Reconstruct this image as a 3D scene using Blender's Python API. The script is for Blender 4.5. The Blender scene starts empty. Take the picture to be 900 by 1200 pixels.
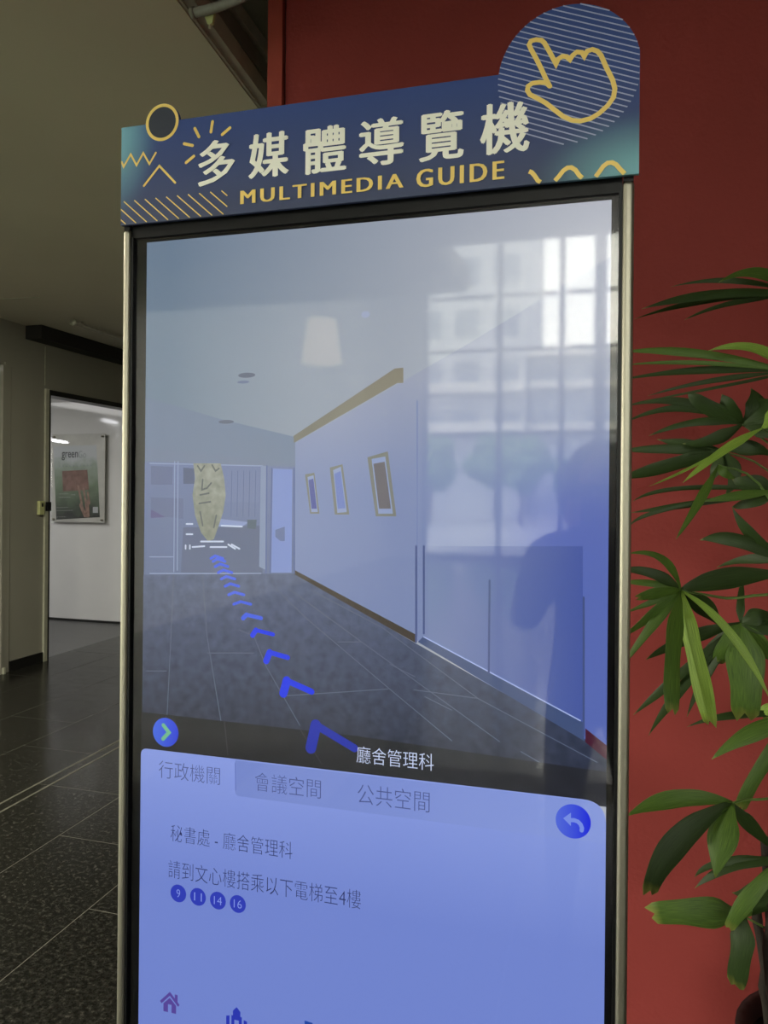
import bpy, bmesh, math, random
from mathutils import Vector, Matrix
random.seed(7)
R = math.radians
S = bpy.context.scene
COL = S.collection

# ------------------------------------------------------------------ camera, world, exposure
F = 880.0; PPX, PPY = 450.0, 576.0
YAW = math.atan(F/3124.0); ROLL = 0.0092
CAM = Vector((0, 0, 1.5)); D = 1.03              # kiosk front plane is y = D
cd = bpy.data.cameras.new('camera'); cam = bpy.data.objects.new('camera', cd); COL.objects.link(cam)
cd.sensor_fit = 'VERTICAL'; cd.sensor_height = 36; cd.lens = F/1200*36
cd.shift_y = -24/1200; cd.clip_start = .01; cd.clip_end = 400
Mc = Matrix.Rotation(YAW, 4, 'Z') @ Matrix.Rotation(R(90), 4, 'X') @ Matrix.Rotation(ROLL, 4, 'Z')
cam.matrix_world = Matrix.Translation(CAM) @ Mc
S.camera = cam
MR = Mc.to_3x3()
S.view_settings.view_transform = 'Standard'; S.view_settings.look = 'None'
S.view_settings.gamma = 1; S.view_settings.use_curve_mapping = False
S.view_settings.exposure = 0.0
w = bpy.data.worlds.new('world'); S.world = w; w.use_nodes = True
wn = w.node_tree; wn.nodes.clear()
wo = wn.nodes.new('ShaderNodeOutputWorld'); bg = wn.nodes.new('ShaderNodeBackground')
tc = wn.nodes.new('ShaderNodeTexCoord'); sx = wn.nodes.new('ShaderNodeSeparateXYZ'); rp = wn.nodes.new('ShaderNodeValToRGB')
wn.links.new(tc.outputs['Generated'], sx.inputs[0]); wn.links.new(sx.outputs[2], rp.inputs[0])
rp.color_ramp.elements[0].color = (2.5, 2.32, 1.9, 1); rp.color_ramp.elements[1].color = (.55, .66, .8, 1); rp.color_ramp.elements[1].position = .8
wn.links.new(rp.outputs[0], bg.inputs[0]); bg.inputs[1].default_value = 9.0
wn.links.new(bg.outputs[0], wo.inputs[0])
def lamp(name, kind, loc, energy, color=(1, 1, 1), rot=(0, 0, 0), **kw):
    l = bpy.data.lights.new(name, kind); l.energy = energy; l.color = color
    for k, v in kw.items(): setattr(l, k, v)
    o = bpy.data.objects.new(name, l); COL.objects.link(o); o.location = loc; o.rotation_euler = rot
    return o
YW = -14.6                                        # window wall of the lobby
sun = lamp('sun', 'SUN', (0, -30, 30), 16.0, (1, .94, .82), (R(-35), 0, R(25)), angle=R(3))
por = lamp('window_portal', 'AREA', (.1, YW+.25, 3.6), 1, rot=(R(90), 0, 0), shape='RECTANGLE', size=7.9, size_y=7.0)
por.data.cycles.is_portal = True
por2 = lamp('window_portal', 'AREA', (4.15, (YW-3.1)/2, 3.5), 1, rot=(0, R(90), 0), shape='RECTANGLE', size=7.0, size_y=11.3)
por2.data.cycles.is_portal = True
por3 = lamp('window_portal', 'AREA', (-4.45, -1.0, 1.1), 1, rot=(0, R(-90), 0), shape='RECTANGLE', size=2.0, size_y=4.0)
por3.data.cycles.is_portal = True

def ray(px, py):
    return (MR @ Vector(((px-PPX)/F, (PPY-py)/F, -1))).normalized()
def onY(px, py, y):
    d = ray(px, py); t = (y-CAM.y)/d.y; return CAM + d*t
def onX(px, py, x):
    d = ray(px, py); t = (x-CAM.x)/d.x; return CAM + d*t
def onZ(px, py, z):
    d = ray(px, py); t = (z-CAM.z)/d.z; return CAM + d*t

# ------------------------------------------------------------------ materials
def newmat(name):
    m = bpy.data.materials.new(name); m.use_nodes = True; m.node_tree.nodes.clear()
    o = m.node_tree.nodes.new('ShaderNodeOutputMaterial'); return m, m.node_tree, o
def pos_node(nt, scale=None):
    t = nt.nodes.new('ShaderNodeTexCoord')
    if scale:
        mp = nt.nodes.new('ShaderNodeMapping'); mp.inputs['Scale'].default_value = scale
        nt.links.new(t.outputs['Object'], mp.inputs[0]); return mp.outputs[0]
    return t.outputs['Object']
def lin(c):
    return tuple(((v/255)/12.92 if v/255 <= .04045 else ((v/255+.055)/1.055)**2.4) for v in c)
def mat(name, c, rough=.6, metal=0, var=.12, nscale=8, bump=0, bscale=60, scale=None, spec=.5, c2=None, detail=4, coat=0):
    m, nt, o = newmat(name)
    b = nt.nodes.new('ShaderNodeBsdfPrincipled'); nt.links.new(b.outputs[0], o.inputs[0])
    n = nt.nodes.new('ShaderNodeTexNoise'); n.inputs['Scale'].default_value = nscale; n.inputs['Detail'].default_value = detail
    nt.links.new(pos_node(nt, scale), n.inputs['Vector'])
    r = nt.nodes.new('ShaderNodeValToRGB')
    a = c2 if c2 else tuple(x*(1-var) for x in c)
    r.color_ramp.elements[0].position = .35; r.color_ramp.elements[1].position = .65
    r.color_ramp.elements[0].color = (*a, 1); r.color_ramp.elements[1].color = (*c, 1)
    nt.links.new(n.outputs['Fac'], r.inputs[0]); nt.links.new(r.outputs[0], b.inputs['Base Color'])
    b.inputs['Roughness'].default_value = rough; b.inputs['Metallic'].default_value = metal
    b.inputs['Specular IOR Level'].default_value = spec; b.inputs['Coat Weight'].default_value = coat
    if bump:
        n2 = nt.nodes.new('ShaderNodeTexNoise'); n2.inputs['Scale'].default_value = bscale
        nt.links.new(pos_node(nt, scale), n2.inputs['Vector'])
        bp = nt.nodes.new('ShaderNodeBump'); bp.inputs['Strength'].default_value = bump; bp.inputs['Distance'].default_value = .01
        nt.links.new(n2.outputs['Fac'], bp.inputs['Height']); nt.links.new(bp.outputs[0], b.inputs['Normal'])
    return m
SCR = 1.0
def emis(name, c, c2=None, z1=0, z2=1, axis=2, k=None, noise=0, nscale=30):
    """a lit screen colour (sRGB 0-255), optionally running to c2 across the display"""
    m, nt, o = newmat(name); e = nt.nodes.new('ShaderNodeEmission'); nt.links.new(e.outputs[0], o.inputs[0])
    e.inputs[1].default_value = SCR if k is None else k
    src = None
    if c2:
        s = nt.nodes.new('ShaderNodeSeparateXYZ'); g = nt.nodes.new('ShaderNodeNewGeometry')
        nt.links.new(g.outputs['Position'], s.inputs[0])
        mr = nt.nodes.new('ShaderNodeMapRange'); mr.inputs[1].default_value = z1; mr.inputs[2].default_value = z2
        nt.links.new(s.outputs[axis], mr.inputs[0])
        r = nt.nodes.new('ShaderNodeValToRGB'); r.color_ramp.elements[0].color = (*lin(c), 1); r.color_ramp.elements[1].color = (*lin(c2), 1)
        nt.links.new(mr.outputs[0], r.inputs[0]); src = r.outputs[0]
    if noise:
        n = nt.nodes.new('ShaderNodeTexNoise'); n.inputs['Scale'].default_value = nscale; n.inputs['Detail'].default_value = 5
        nt.links.new(pos_node(nt), n.inputs['Vector'])
        mr = nt.nodes.new('ShaderNodeMapRange'); mr.inputs[1].default_value = .3; mr.inputs[2].default_value = .7
        mr.inputs[3].default_value = 1-noise; mr.inputs[4].default_value = 1+noise
        nt.links.new(n.outputs['Fac'], mr.inputs[0])
        mx = nt.nodes.new('ShaderNodeVectorMath'); mx.operation = 'SCALE'
        if src: nt.links.new(src, mx.inputs[0])
        else: mx.inputs[0].default_value = lin(c)
        nt.links.new(mr.outputs[0], mx.inputs['Scale']); src = mx.outputs[0]
    if src: nt.links.new(src, e.inputs[0])
    else: e.inputs[0].default_value = (*lin(c), 1)
    return m
def glassy(name, fac_mul=1.0, rough=.012, haze=.0, hrough=.2, tint=(1, 1, 1)):
    m, nt, o = newmat(name)
    t = nt.nodes.new('ShaderNodeBsdfTransparent'); t.inputs[0].default_value = (*tint, 1)
    g = nt.nodes.new('ShaderNodeBsdfGlossy'); g.inputs['Roughness'].default_value = rough
    fr = nt.nodes.new('ShaderNodeFresnel'); fr.inputs[0].default_value = 1.5
    mu = nt.nodes.new('ShaderNodeMath'); mu.operation = 'MULTIPLY'; mu.inputs[1].default_value = fac_mul
    nt.links.new(fr.outputs[0], mu.inputs[0])
    mx = nt.nodes.new('ShaderNodeMixShader'); nt.links.new(mu.outputs[0], mx.inputs[0])
    nt.links.new(t.outputs[0], mx.inputs[1]); nt.links.new(g.outputs[0], mx.inputs[2])
    out = mx
    if haze:
        g2 = nt.nodes.new('ShaderNodeBsdfGlossy'); g2.inputs['Roughness'].default_value = hrough
        m2 = nt.nodes.new('ShaderNodeMixShader'); m2.inputs[0].default_value = haze
        nt.links.new(mx.outputs[0], m2.inputs[1]); nt.links.new(g2.outputs[0], m2.inputs[2]); out = m2
    nt.links.new(out.outputs[0], o.inputs[0]); return m

M = {}
M['ceil'] = mat('ceiling_paint', (.60, .56, .44), .8, nscale=1.2, var=.06)
M['highceil'] = mat('upper_ceiling_paint', (.55, .52, .45), .8, nscale=2)
M['wall'] = mat('grey_wall_panel', (.30, .29, .235), .45, nscale=2, var=.06)
M['jamb'] = mat('pale_jamb_metal', (.55, .55, .42), .35, nscale=20, metal=.3)
M['white'] = mat('white_partition', (.62, .62, .60), .05, nscale=3, var=.04)
M['white2'] = mat('white_paint', (.6, .6, .58), .6, nscale=3, var=.05)
S.cycles.use_denoising = True
M['red'] = mat('red_paint', (.32, .050, .044), .7, spec=.25, nscale=1.5, var=.14, bump=.15, bscale=90)
M['redtrim'] = mat('red_trim_paint', (.42, .075, .055), .4, nscale=6, var=.1)
M['beam'] = mat('dark_beam', (.014, .012, .010), .6, nscale=20, scale=(20, 1, 20))
M['base'] = mat('black_baseboard', (.012, .012, .011), .3, nscale=10)
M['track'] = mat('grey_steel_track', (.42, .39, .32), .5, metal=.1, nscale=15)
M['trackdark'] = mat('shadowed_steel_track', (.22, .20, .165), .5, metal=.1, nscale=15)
M['conduit'] = mat('grey_conduit', (.30, .30, .26), .5, nscale=30)
M['bracket'] = mat('yellow_green_bracket', (.52, .54, .25), .6, nscale=30)
M['alu'] = mat('champagne_aluminium', (.33, .31, .25), .42, metal=.88, nscale=40, scale=(1, 1, .02), var=.08)
M['black'] = mat('black_plastic', (.006, .006, .007), .4, nscale=30, spec=.2)
M['bezel'] = mat('black_bezel', (.006, .006, .007), .6, nscale=30, spec=0)
M['concrete'] = mat('grey_paving', (.48, .46, .42), .9, nscale=.6, var=.2)
M['added_lawn'] = mat('added_lawn_grass', (.07, .11, .04), .95, nscale=2, var=.3)
M['facade'] = mat('pale_render', (.42, .43, .43), .8, nscale=.5)
M['facade2'] = mat('grey_render', (.30, .32, .34), .8, nscale=.5)
M['band'] = mat('light_concrete_band', (.62, .6, .55), .8, nscale=.5)
M['darkglass'] = mat('dark_window_glass', (.15, .17, .19), .1, nscale=1)
M['foliage'] = mat('tree_foliage', (.14, .24, .09), .8, nscale=3, var=.5)
M['bark'] = mat('tree_bark', (.12, .09, .06), .9, nscale=8)
M['mullion'] = mat('dark_mullion', (.06, .06, .065), .5, nscale=4)
M['pane'] = glassy('window_pane_glass', 1.0, tint=(.9, .93, .93))
M['yellow'] = mat('yellow_print', (.88, .64, .17), .45, nscale=30, var=.05)
M['cream'] = mat('white_print', (.93, .93, .84), .45, nscale=30, var=.03)
M['lilac'] = mat('lilac_line_print', (.34, .38, .58), .4, nscale=30, var=.05)
M['ringdark'] = mat('dark_navy_print', (.028, .036, .06), .4, nscale=30, var=.05)
M['discnavy'] = mat('navy_disc_print', (.040, .062, .17), .38, nscale=4, var=.12)
M['shirt'] = mat('dark_cloth', (.02, .022, .03), .9, nscale=30)
M['skin'] = mat('skin', (.42, .25, .17), .5, nscale=10)
M['hair'] = mat('black_hair', (.012, .01, .01), .5, nscale=40, scale=(10, 10, 1))
M['shade'] = emis('pendant_shade_glow', (255, 236, 200), k=4.5)
FILL_W = 42
M['fillglow'] = emis('fill_downlight_glow', (255, 240, 210), k=3)
M['lobbyfloor'] = mat('pale_lobby_stone', (.22, .215, .19), .13, nscale=2, var=.1)
M['tube'] = emis('tube_glow', (250, 250, 255), k=20)
M['screenglass'] = glassy('front_glass', 1.2, rough=.035, haze=.027, hrough=.22)
M['acrylic'] = glassy('clear_acrylic', .6)

def granite():
    m, nt, o = newmat('dark_granite'); b = nt.nodes.new('ShaderNodeBsdfPrincipled'); nt.links.new(b.outputs[0], o.inputs[0])
    g = nt.nodes.new('ShaderNodeNewGeometry')
    n = nt.nodes.new('ShaderNodeTexNoise'); n.inputs['Scale'].default_value = 52; n.inputs['Detail'].default_value = 8; n.inputs['Roughness'].default_value = .82
    n.inputs['Distortion'].default_value = .0
    nt.links.new(g.outputs['Position'], n.inputs['Vector'])
    r = nt.nodes.new('ShaderNodeValToRGB'); e = r.color_ramp.elements
    e[0].position = .44; e[0].color = (.008, .008, .0065, 1); e[1].position = .68; e[1].color = (.105, .10, .084, 1)
    q = e.new(.55); q.color = (.021, .0205, .017, 1)
    nt.links.new(n.outputs['Fac'], r.inputs[0]); nt.links.new(r.outputs[0], b.inputs['Base Color'])
    n2 = nt.nodes.new('ShaderNodeTexNoise'); n2.inputs['Scale'].default_value = 14
    nt.links.new(g.outputs['Position'], n2.inputs['Vector'])
    mr = nt.nodes.new('ShaderNodeMapRange'); mr.inputs[3].default_value = .13; mr.inputs[4].default_value = .27
    nt.links.new(n2.outputs['Fac'], mr.inputs[0]); nt.links.new(mr.outputs[0], b.inputs['Roughness']); b.inputs['Specular IOR Level'].default_value = .12
    return m
M['granite'] = granite()
M['strip'] = mat('dull_floor_strip', (.13, .125, .095), .5, nscale=20)
M['grout'] = mat('pale_grout', (.20, .195, .16), .8, nscale=20)
M['palefloor'] = mat('grey_vinyl_floor', (.075, .075, .072), .35, nscale=5)

def header_mat():
    """printed gradient of the sign board: navy, teal at its top left and lower right corners"""
    m, nt, o = newmat('navy_sign_print'); b = nt.nodes.new('ShaderNodeBsdfPrincipled'); nt.links.new(b.outputs[0], o.inputs[0])
    g = nt.nodes.new('ShaderNodeNewGeometry')
    def blob(p, rad, stretch):
        s = nt.nodes.new('ShaderNodeVectorMath'); s.operation = 'SUBTRACT'; s.inputs[1].default_value = p
        nt.links.new(g.outputs['Position'], s.inputs[0])
        q = nt.nodes.new('ShaderNodeVectorMath'); q.operation = 'MULTIPLY'; q.inputs[1].default_value = (1, 0, stretch); nt.links.new(s.outputs[0], q.inputs[0])
        l = nt.nodes.new('ShaderNodeVectorMath'); l.operation = 'LENGTH'; nt.links.new(q.outputs[0], l.inputs[0])
        mr = nt.nodes.new('ShaderNodeMapRange'); mr.interpolation_type = 'SMOOTHSTEP'
        mr.inputs[1].default_value = 0; mr.inputs[2].default_value = rad; mr.inputs[3].default_value = 1; mr.inputs[4].default_value = 0
        nt.links.new(l.outputs['Value'], mr.inputs[0]); return mr.outputs[0]
    a = onY(141, 158, D); c = onY(752, 208, D)
    base = nt.nodes.new('ShaderNodeMix'); base.data_type = 'RGBA'
    base.inputs[6].default_value = (.052, .066, .135, 1); base.inputs[7].default_value = (.034, .066, .23, 1)
    sp = nt.nodes.new('ShaderNodeSeparateXYZ'); nt.links.new(g.outputs['Position'], sp.inputs[0])
    mz = nt.nodes.new('ShaderNodeMapRange'); mz.inputs[1].default_value = onY(300, 250, D).z; mz.inputs[2].default_value = onY(300, 140, D).z
    nt.links.new(sp.outputs[2], mz.inputs[0]); nt.links.new(mz.outputs[0], base.inputs[0])
    prev = base.outputs[2]
    for f, col in ((blob(a, .085, .55), (.20, .46, .55, 1)), (blob(c, .15, 1.7), (.18, .40, .46, 1))):
        mx = nt.nodes.new('ShaderNodeMix'); mx.data_type = 'RGBA'; nt.links.new(f, mx.inputs[0]); nt.links.new(prev, mx.inputs[6])
        mx.inputs[7].default_value = col; prev = mx.outputs[2]
    nt.links.new(prev, b.inputs['Base Color']); b.inputs['Roughness'].default_value = .5; b.inputs['Specular IOR Level'].default_value = .3
    return m
M['sign'] = header_mat()
def leafmat(name, c, c2):
    m, nt, o = newmat(name); b = nt.nodes.new('ShaderNodeBsdfPrincipled'); nt.links.new(b.outputs[0], o.inputs[0])
    uv = nt.nodes.new('ShaderNodeTexCoord'); n = nt.nodes.new('ShaderNodeTexNoise'); n.inputs['Scale'].default_value = 9
    mp = nt.nodes.new('ShaderNodeMapping'); mp.inputs['Scale'].default_value = (9, .5, 1)
    nt.links.new(uv.outputs['UV'], mp.inputs[0]); nt.links.new(mp.outputs[0], n.inputs['Vector'])
    r = nt.nodes.new('ShaderNodeValToRGB'); r.color_ramp.elements[0].color = (*c2, 1); r.color_ramp.elements[1].color = (*c, 1)
    r.color_ramp.elements[0].position = .35; r.color_ramp.elements[1].position = .68
    nt.links.new(n.outputs['Fac'], r.inputs[0])
    # worn, yellowed tips
    s = nt.nodes.new('ShaderNodeSeparateXYZ'); nt.links.new(uv.outputs['UV'], s.inputs[0])
    mr = nt.nodes.new('ShaderNodeMapRange'); mr.inputs[1].default_value = .94; mr.inputs[2].default_value = 1.04; nt.links.new(s.outputs[1], mr.inputs[0])
    mx = nt.nodes.new('ShaderNodeMix'); mx.data_type = 'RGBA'; nt.links.new(mr.outputs[0], mx.inputs[0]); nt.links.new(r.outputs[0], mx.inputs[6])
    mx.inputs[7].default_value = (.30, .30, .07, 1)
    nt.links.new(mx.outputs[2], b.inputs['Base Color']); b.inputs['Roughness'].default_value = .5; b.inputs['Specular IOR Level'].default_value = .3
    return m
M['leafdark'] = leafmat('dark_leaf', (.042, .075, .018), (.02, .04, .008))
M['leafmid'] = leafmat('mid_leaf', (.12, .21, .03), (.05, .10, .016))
M['leaflight'] = leafmat('light_leaf', (.36, .52, .08), (.15, .26, .035))  # mid and light greens also put the light on lit leaflets into colour
M['petiole'] = mat('petiole_green', (.13, .22, .05), .5, nscale=20)
M['cane'] = mat('fibrous_cane', (.022, .016, .010), .9, nscale=30, bump=.5)
M['pot'] = mat('black_pot', (.012, .011, .011), .5, nscale=10)
M['soil'] = mat('dark_soil', (.02, .014, .01), .95, nscale=40, bump=.8)

# ------------------------------------------------------------------ mesh helpers
def obj(name, verts, faces, m, parent=None, smooth=False, org=None, mats=None):
    o0 = org if org is not None else (Vector(parent['_o']) if parent is not None and '_o' in parent else Vector((0, 0, 0)))
    me = bpy.data.meshes.new(name); me.from_pydata([tuple(Vector(v)-o0) for v in verts], [], faces)
    me.materials.append(m)
    if smooth: me.polygons.foreach_set('use_smooth', [True]*len(me.polygons))
    me.update()
    o = bpy.data.objects.new(name, me); COL.objects.link(o)
    if parent is not None:
        o.parent = parent; o['_o'] = tuple(o0)
    return o
def thing(name, label, cat, loc=(0, 0, 0), group=None):
    o = bpy.data.objects.new(name, None); COL.objects.link(o); o.location = loc; o.empty_display_size = .05
    o['label'] = label; o['category'] = cat; o['_o'] = tuple(loc)
    if group: o['group'] = group
    return o
def tag(o, label, cat, group=None):
    o['label'] = label; o['category'] = cat
    if group: o['group'] = group
    return o
def struct(o): o['kind'] = 'structure'; return o
class G:
    """collects shapes into one mesh"""
    def __init__(s): s.v = []; s.f = []
    def add(s, vs, fs):
        n = len(s.v); s.v += [Vector(v) for v in vs]; s.f += [tuple(i+n for i in f) for f in fs]; return s
    def box(s, a, b):
        x0, y0, z0 = a; x1, y1, z1 = b
        return s.add([(x0, y0, z0), (x1, y0, z0), (x1, y1, z0), (x0, y1, z0), (x0, y0, z1), (x1, y0, z1), (x1, y1, z1), (x0, y1, z1)],
                     [(0, 3, 2, 1), (4, 5, 6, 7), (0, 1, 5, 4), (1, 2, 6, 5), (2, 3, 7, 6), (3, 0, 4, 7)])
    def hexa(s, bot, top):
        return s.add(list(bot)+list(top), [(3, 2, 1, 0), (4, 5, 6, 7), (0, 1, 5, 4), (1, 2, 6, 5), (2, 3, 7, 6), (3, 0, 4, 7)])
    def tube(s, pts, r, n=10, caps=True):
        pts = [Vector(p) for p in pts]; rs = r if isinstance(r, (list, tuple)) else [r]*len(pts); vs = []; fs = []
        up = None
        for i, p in enumerate(pts):
            t = (pts[min(i+1, len(pts)-1)]-pts[max(i-1, 0)]).normalized()
            if up is None:
                up = Vector((0, 0, 1)) if abs(t.z) < .9 else Vector((1, 0, 0))
            a = t.cross(up).normalized(); b = a.cross(t).normalized(); up = b
            for k in range(n):
                th = 2*math.pi*k/n; vs.append(p+(a*math.cos(th)+b*math.sin(th))*rs[i])
        for i in range(len(pts)-1):
            for k in range(n):
                k2 = (k+1) % n; fs.append((i*n+k, i*n+k2, (i+1)*n+k2, (i+1)*n+k))
        if caps: fs += [tuple(range(n))[::-1], tuple((len(pts)-1)*n+k for k in range(n))]
        return s.add(vs, fs)
    def lathe(s, prof, c, n=32):
        vs = []; fs = []
        for (r, z) in prof:
            for k in range(n):
                th = 2*math.pi*k/n; vs.append((c[0]+r*math.cos(th), c[1]+r*math.sin(th), c[2]+z))
        for i in range(len(prof)-1):
            for k in range(n):
                k2 = (k+1) % n; fs.append((i*n+k, i*n+k2, (i+1)*n+k2, (i+1)*n+k))
        return s.add(vs, fs)
    def plate(s, pts, y0, y1):
        """outline of (x, z) points in the kiosk plane, extruded from y0 (front) to y1"""
        n = len(pts); v = [(p[0], y0, p[1]) for p in pts]+[(p[0], y1, p[1]) for p in pts]
        return s.add(v, [tuple(range(n)), tuple(range(2*n-1, n-1, -1))]+[(i, i+n, (i+1) % n+n, (i+1) % n) for i in range(n)])
    def flat(s, pts, y):
        return s.add([(p[0], y, p[1]) for p in pts], [tuple(range(len(pts)))])
    def stroke(s, pts, wd, y, closed=False, cap=True):
        """one ribbon with mitred joints and rounded ends, no overlapping faces"""
        P = []
        for p in pts:
            p = Vector(p)
            if not P or (p-P[-1]).length > 1e-6: P.append(p)
        n = len(P)
        if n < 2: return s
        L, Rr = [], []
        for i in range(n):
            a = P[i-1] if (i > 0 or closed) else None; b = P[(i+1) % n] if (i < n-1 or closed) else None
            t0 = (P[i]-a).normalized() if a is not None else None; t1 = (b-P[i]).normalized() if b is not None else None
            t0 = t0 if t0 is not None else t1; t1 = t1 if t1 is not None else t0
            n0 = Vector((-t0.y, t0.x)); n1 = Vector((-t1.y, t1.x)); q = n0+n1
            if q.length < .35: q = n0
            q.normalize(); k = wd/2/max(.42, q.dot(n0))
            L.append(P[i]+q*k); Rr.append(P[i]-q*k)
        for i in range(n if closed else n-1):
            j = (i+1) % n; s.flat([L[i], L[j], Rr[j], Rr[i]], y)
        if cap and not closed:
            for e, o_ in ((0, 1), (n-1, n-2)):
                t = (P[e]-P[o_]).normalized(); q = Vector((-t.y, t.x))
                s.flat([P[e]+(q*math.cos(k*math.pi/6)+t*math.sin(k*math.pi/6))*wd/2 for k in range(7)], y)
        return s
    def build(s, name, m, parent=None, smooth=False, org=None): return obj(name, s.v, s.f, m, parent, smooth, org)
def bevel(o, w=.002, seg=2):
    b = o.modifiers.new('bevel', 'BEVEL'); b.width = w; b.segments = seg; b.limit_method = 'ANGLE'; return o

# ------------------------------------------------------------------ room shell
XL = -4.6; YR = 2.12; XRC = onY(315, 125, YR).x; HC = 2.86; HU = 3.6; HA = 7.5; XR = 4.2; YB = 7.25
# floor: slab with the near tiles laid on it one by one
g = G(); g.box((XL, -2.0, -.20), (XR, 12, -.0012)); g.box((XL, YW-.3, -.20), (XR, -2.0, 0))
fl = struct(g.build('floor', M['grout'])); fl.data.materials.append(M['lobbyfloor'])
for p in fl.data.polygons:
    if p.index >= 6: p.material_index = 1
tw, tl = .49, .90
tile_me = None
for ci in range(-9, 9):
    x0 = -1.73+ci*tw
    if x0 < XL-.2 or x0+tw > XR: continue
    for ri in range(-5, 12):
        y0 = 2.30+(ri-1)*tl+(.45 if ci % 2 else 0)
        if y0 < -2 or y0+tl > 12 or (x0 > .6 and y0 > 2.6): continue
        gp = .0024
        if tile_me is None:
            gg = G(); gg.box((gp, gp, -.0011), (tw-gp, tl-gp, 0)); t = gg.build('tile', M['granite'], fl); tile_me = t.data
        else:
            t = bpy.data.objects.new('tile', tile_me); COL.objects.link(t); t.parent = fl
        t.location = (x0, y0, random.uniform(0, .0003))
# narrow double slot drain strip in the floor along the corridor
a0 = onZ(0, 947, 0); a1 = onZ(87, 900, 0); dv = (a1-a0); dv /= dv.y
g = G()
for off in (-.035, .035):
    p0 = a0+dv*(-1.0); p1 = a0+dv*5.0; c = Vector((off, 0, 0))
    g.hexa([p0+c+Vector((-.006, 0, 0)), p0+c+Vector((.006, 0, 0)), p1+c+Vector((.006, 0, 0)), p1+c+Vector((-.006, 0, 0))],
           [q+Vector((0, 0, .0015)) for q in (p0+c+Vector((-.006, 0, 0)), p0+c+Vector((.006, 0, 0)), p1+c+Vector((.006, 0, 0)), p1+c+Vector((-.006, 0, 0)))])
g.build('floor_strip', M['strip'], fl)

# lower ceiling on the left; its free edge runs past the red wall
e0 = onZ(207, 0, HC); e1 = onZ(300, 124, HC); ed = (e1-e0)/(e1.y-e0.y)
def edge(y, z=HC): p = e0+ed*(y-e0.y); return Vector((p.x, y, z))
pA, pB = edge(-3.0), edge(9.0)
g = G(); lo = [(XL, -3, HC), pA, pB, (XL, 9, HC)]
n = len(lo); lo = [Vector(p) for p in lo]; hi = [p+Vector((0, 0, .16)) for p in lo]
g.add(lo+hi, [tuple(range(n))[::-1], tuple(range(n, 2*n))]+[(i, (i+1) % n, (i+1) % n+n, i+n) for i in range(n)])
ce = struct(g.build('ceiling', M['ceil']))
# pale joint line on the ceiling
p0, p1 = onZ(-30, 351.5, HC), onZ(47, 348, HC); q = Vector((0, .006, 0)); dn = Vector((0, 0, .004))
G().hexa([p0-q-dn, p1-q-dn, p1+q-dn, p0+q-dn], [p0-q, p1-q, p1+q, p0+q]).build('joint_strip', M['jamb'], ce)
# upper ceiling, atrium ceiling
struct(G().box((XL, -3, HU), (XR, 9.1, HU+.15)).build('ceiling', M['highceil']))
struct(G().box((-2.4, -1.2, 2.58), (XR, -1.0, HU)).build('shading_downstand', M['highceil']))  # unseen beam added to shade the top of the red wall
struct(G().box((XL, YW, HA), (XR, -3, HA+.2)).build('ceiling', M['white2']))
struct(G().box((XL, -3.12, HU), (XR, -3.0, HA)).build('wall_upper', M['white2']))
struct(G().box((XL, -3.10, HC+.16), (-2.4, -3.0, HU)).build('wall_upper', M['white2']))
struct(G().box((XL-.12, -3, HC), (XL, 9.1, HU)).build('wall_upper', M['highceil']))
# walls
struct(G().box((XR, -3.1, 0), (XR+.2, YR+.2, HA)).build('wall_right', M['wall']))
sw = struct(G().box((XR+.02, YW, 0), (XR+.18, -3.1, .12)).build('fill_window_right', M['mullion']))  # unseen glazing added on the right to bring in more daylight
G().box((XR, YW-.3, 7.0), (XR+.2, -3.1, HA)).build('lintel_panel', M['white2'], sw)
for i in range(7):
    y = YW+(-3.1-YW)*i/6
    G().box((XR+.02, y-.06, .12), (XR+.18, y+.06, 7.0)).build('mullion', M['mullion'], sw)
    if i < 6:
        for z in (2.83, 4.7): G().box((XR+.03, y+.06, z-.07), (XR+.15, y+(-3.1-YW)/6-.06, z)).build('transom', M['mullion'], sw)
        G().add([(XR+.1, y+.06, .12), (XR+.1, y+(-3.1-YW)/6-.06, .12), (XR+.1, y+(-3.1-YW)/6-.06, 7.0), (XR+.1, y+.06, 7.0)], [(0, 1, 2, 3)]).build('pane', M['pane'], sw)
struct(G().box((XL-.2, YW-.3, 0), (XL, -3, HA)).build('wall_left', M['white2']))
# red wall with a slim corner trim
struct(G().box((XRC+.055, YR, 0), (XR, YR+.16, HU)).build('wall_back', M['red']))
struct(G().box((XRC, YR-.012, 0), (XRC+.048, YR+.16, HU)).build('trim_1', M['redtrim']))
struct(G().box((XRC+.01, YR+.01, 0), (XRC+.06, YR+.15, HU)).build('trim_2', M['base']))

# ---- left wall with door opening
def LW(px, py): return onX(px, py, XL)
dA = LW(57, 460); dTopN = dA.z; dTopF = LW(147, 475).z; yd0 = dA.y; yd1 = 7.10
zt = (dTopN+dTopF)/2
seg_y = [LW(12, 600).y, LW(51, 600).y]
g = G()
g.box((XL-.12, 1.0, 0), (XL, seg_y[0]-.55, HC)); g.box((XL-.12, -3, 2.15), (XL, 1.0, HC)); g.box((XL-.12, seg_y[0]-.55, 2.62 if False else LW(5, 428).z), (XL, seg_y[0], HC))
wl = struct(g.build('wall_left', M['wall']))
g = G().box((XL-.12, seg_y[0], 0), (XL, yd0-.05, HC)); g.build('panel', M['wall'], wl)
g = G().box((XL-.12, yd0-.045, zt), (XL, 9, HC)); g.build('lintel_panel', M['wall'], wl)
g = G().box((XL-.12, yd1, 0), (XL, 9, zt)); g.build('panel', M['wall'], wl)
G().box((XL-.002, yd0-.052, zt+.05), (XL+.004, yd0-.046, HC-.13)).build('joint_strip', M['jamb'], wl)
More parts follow.
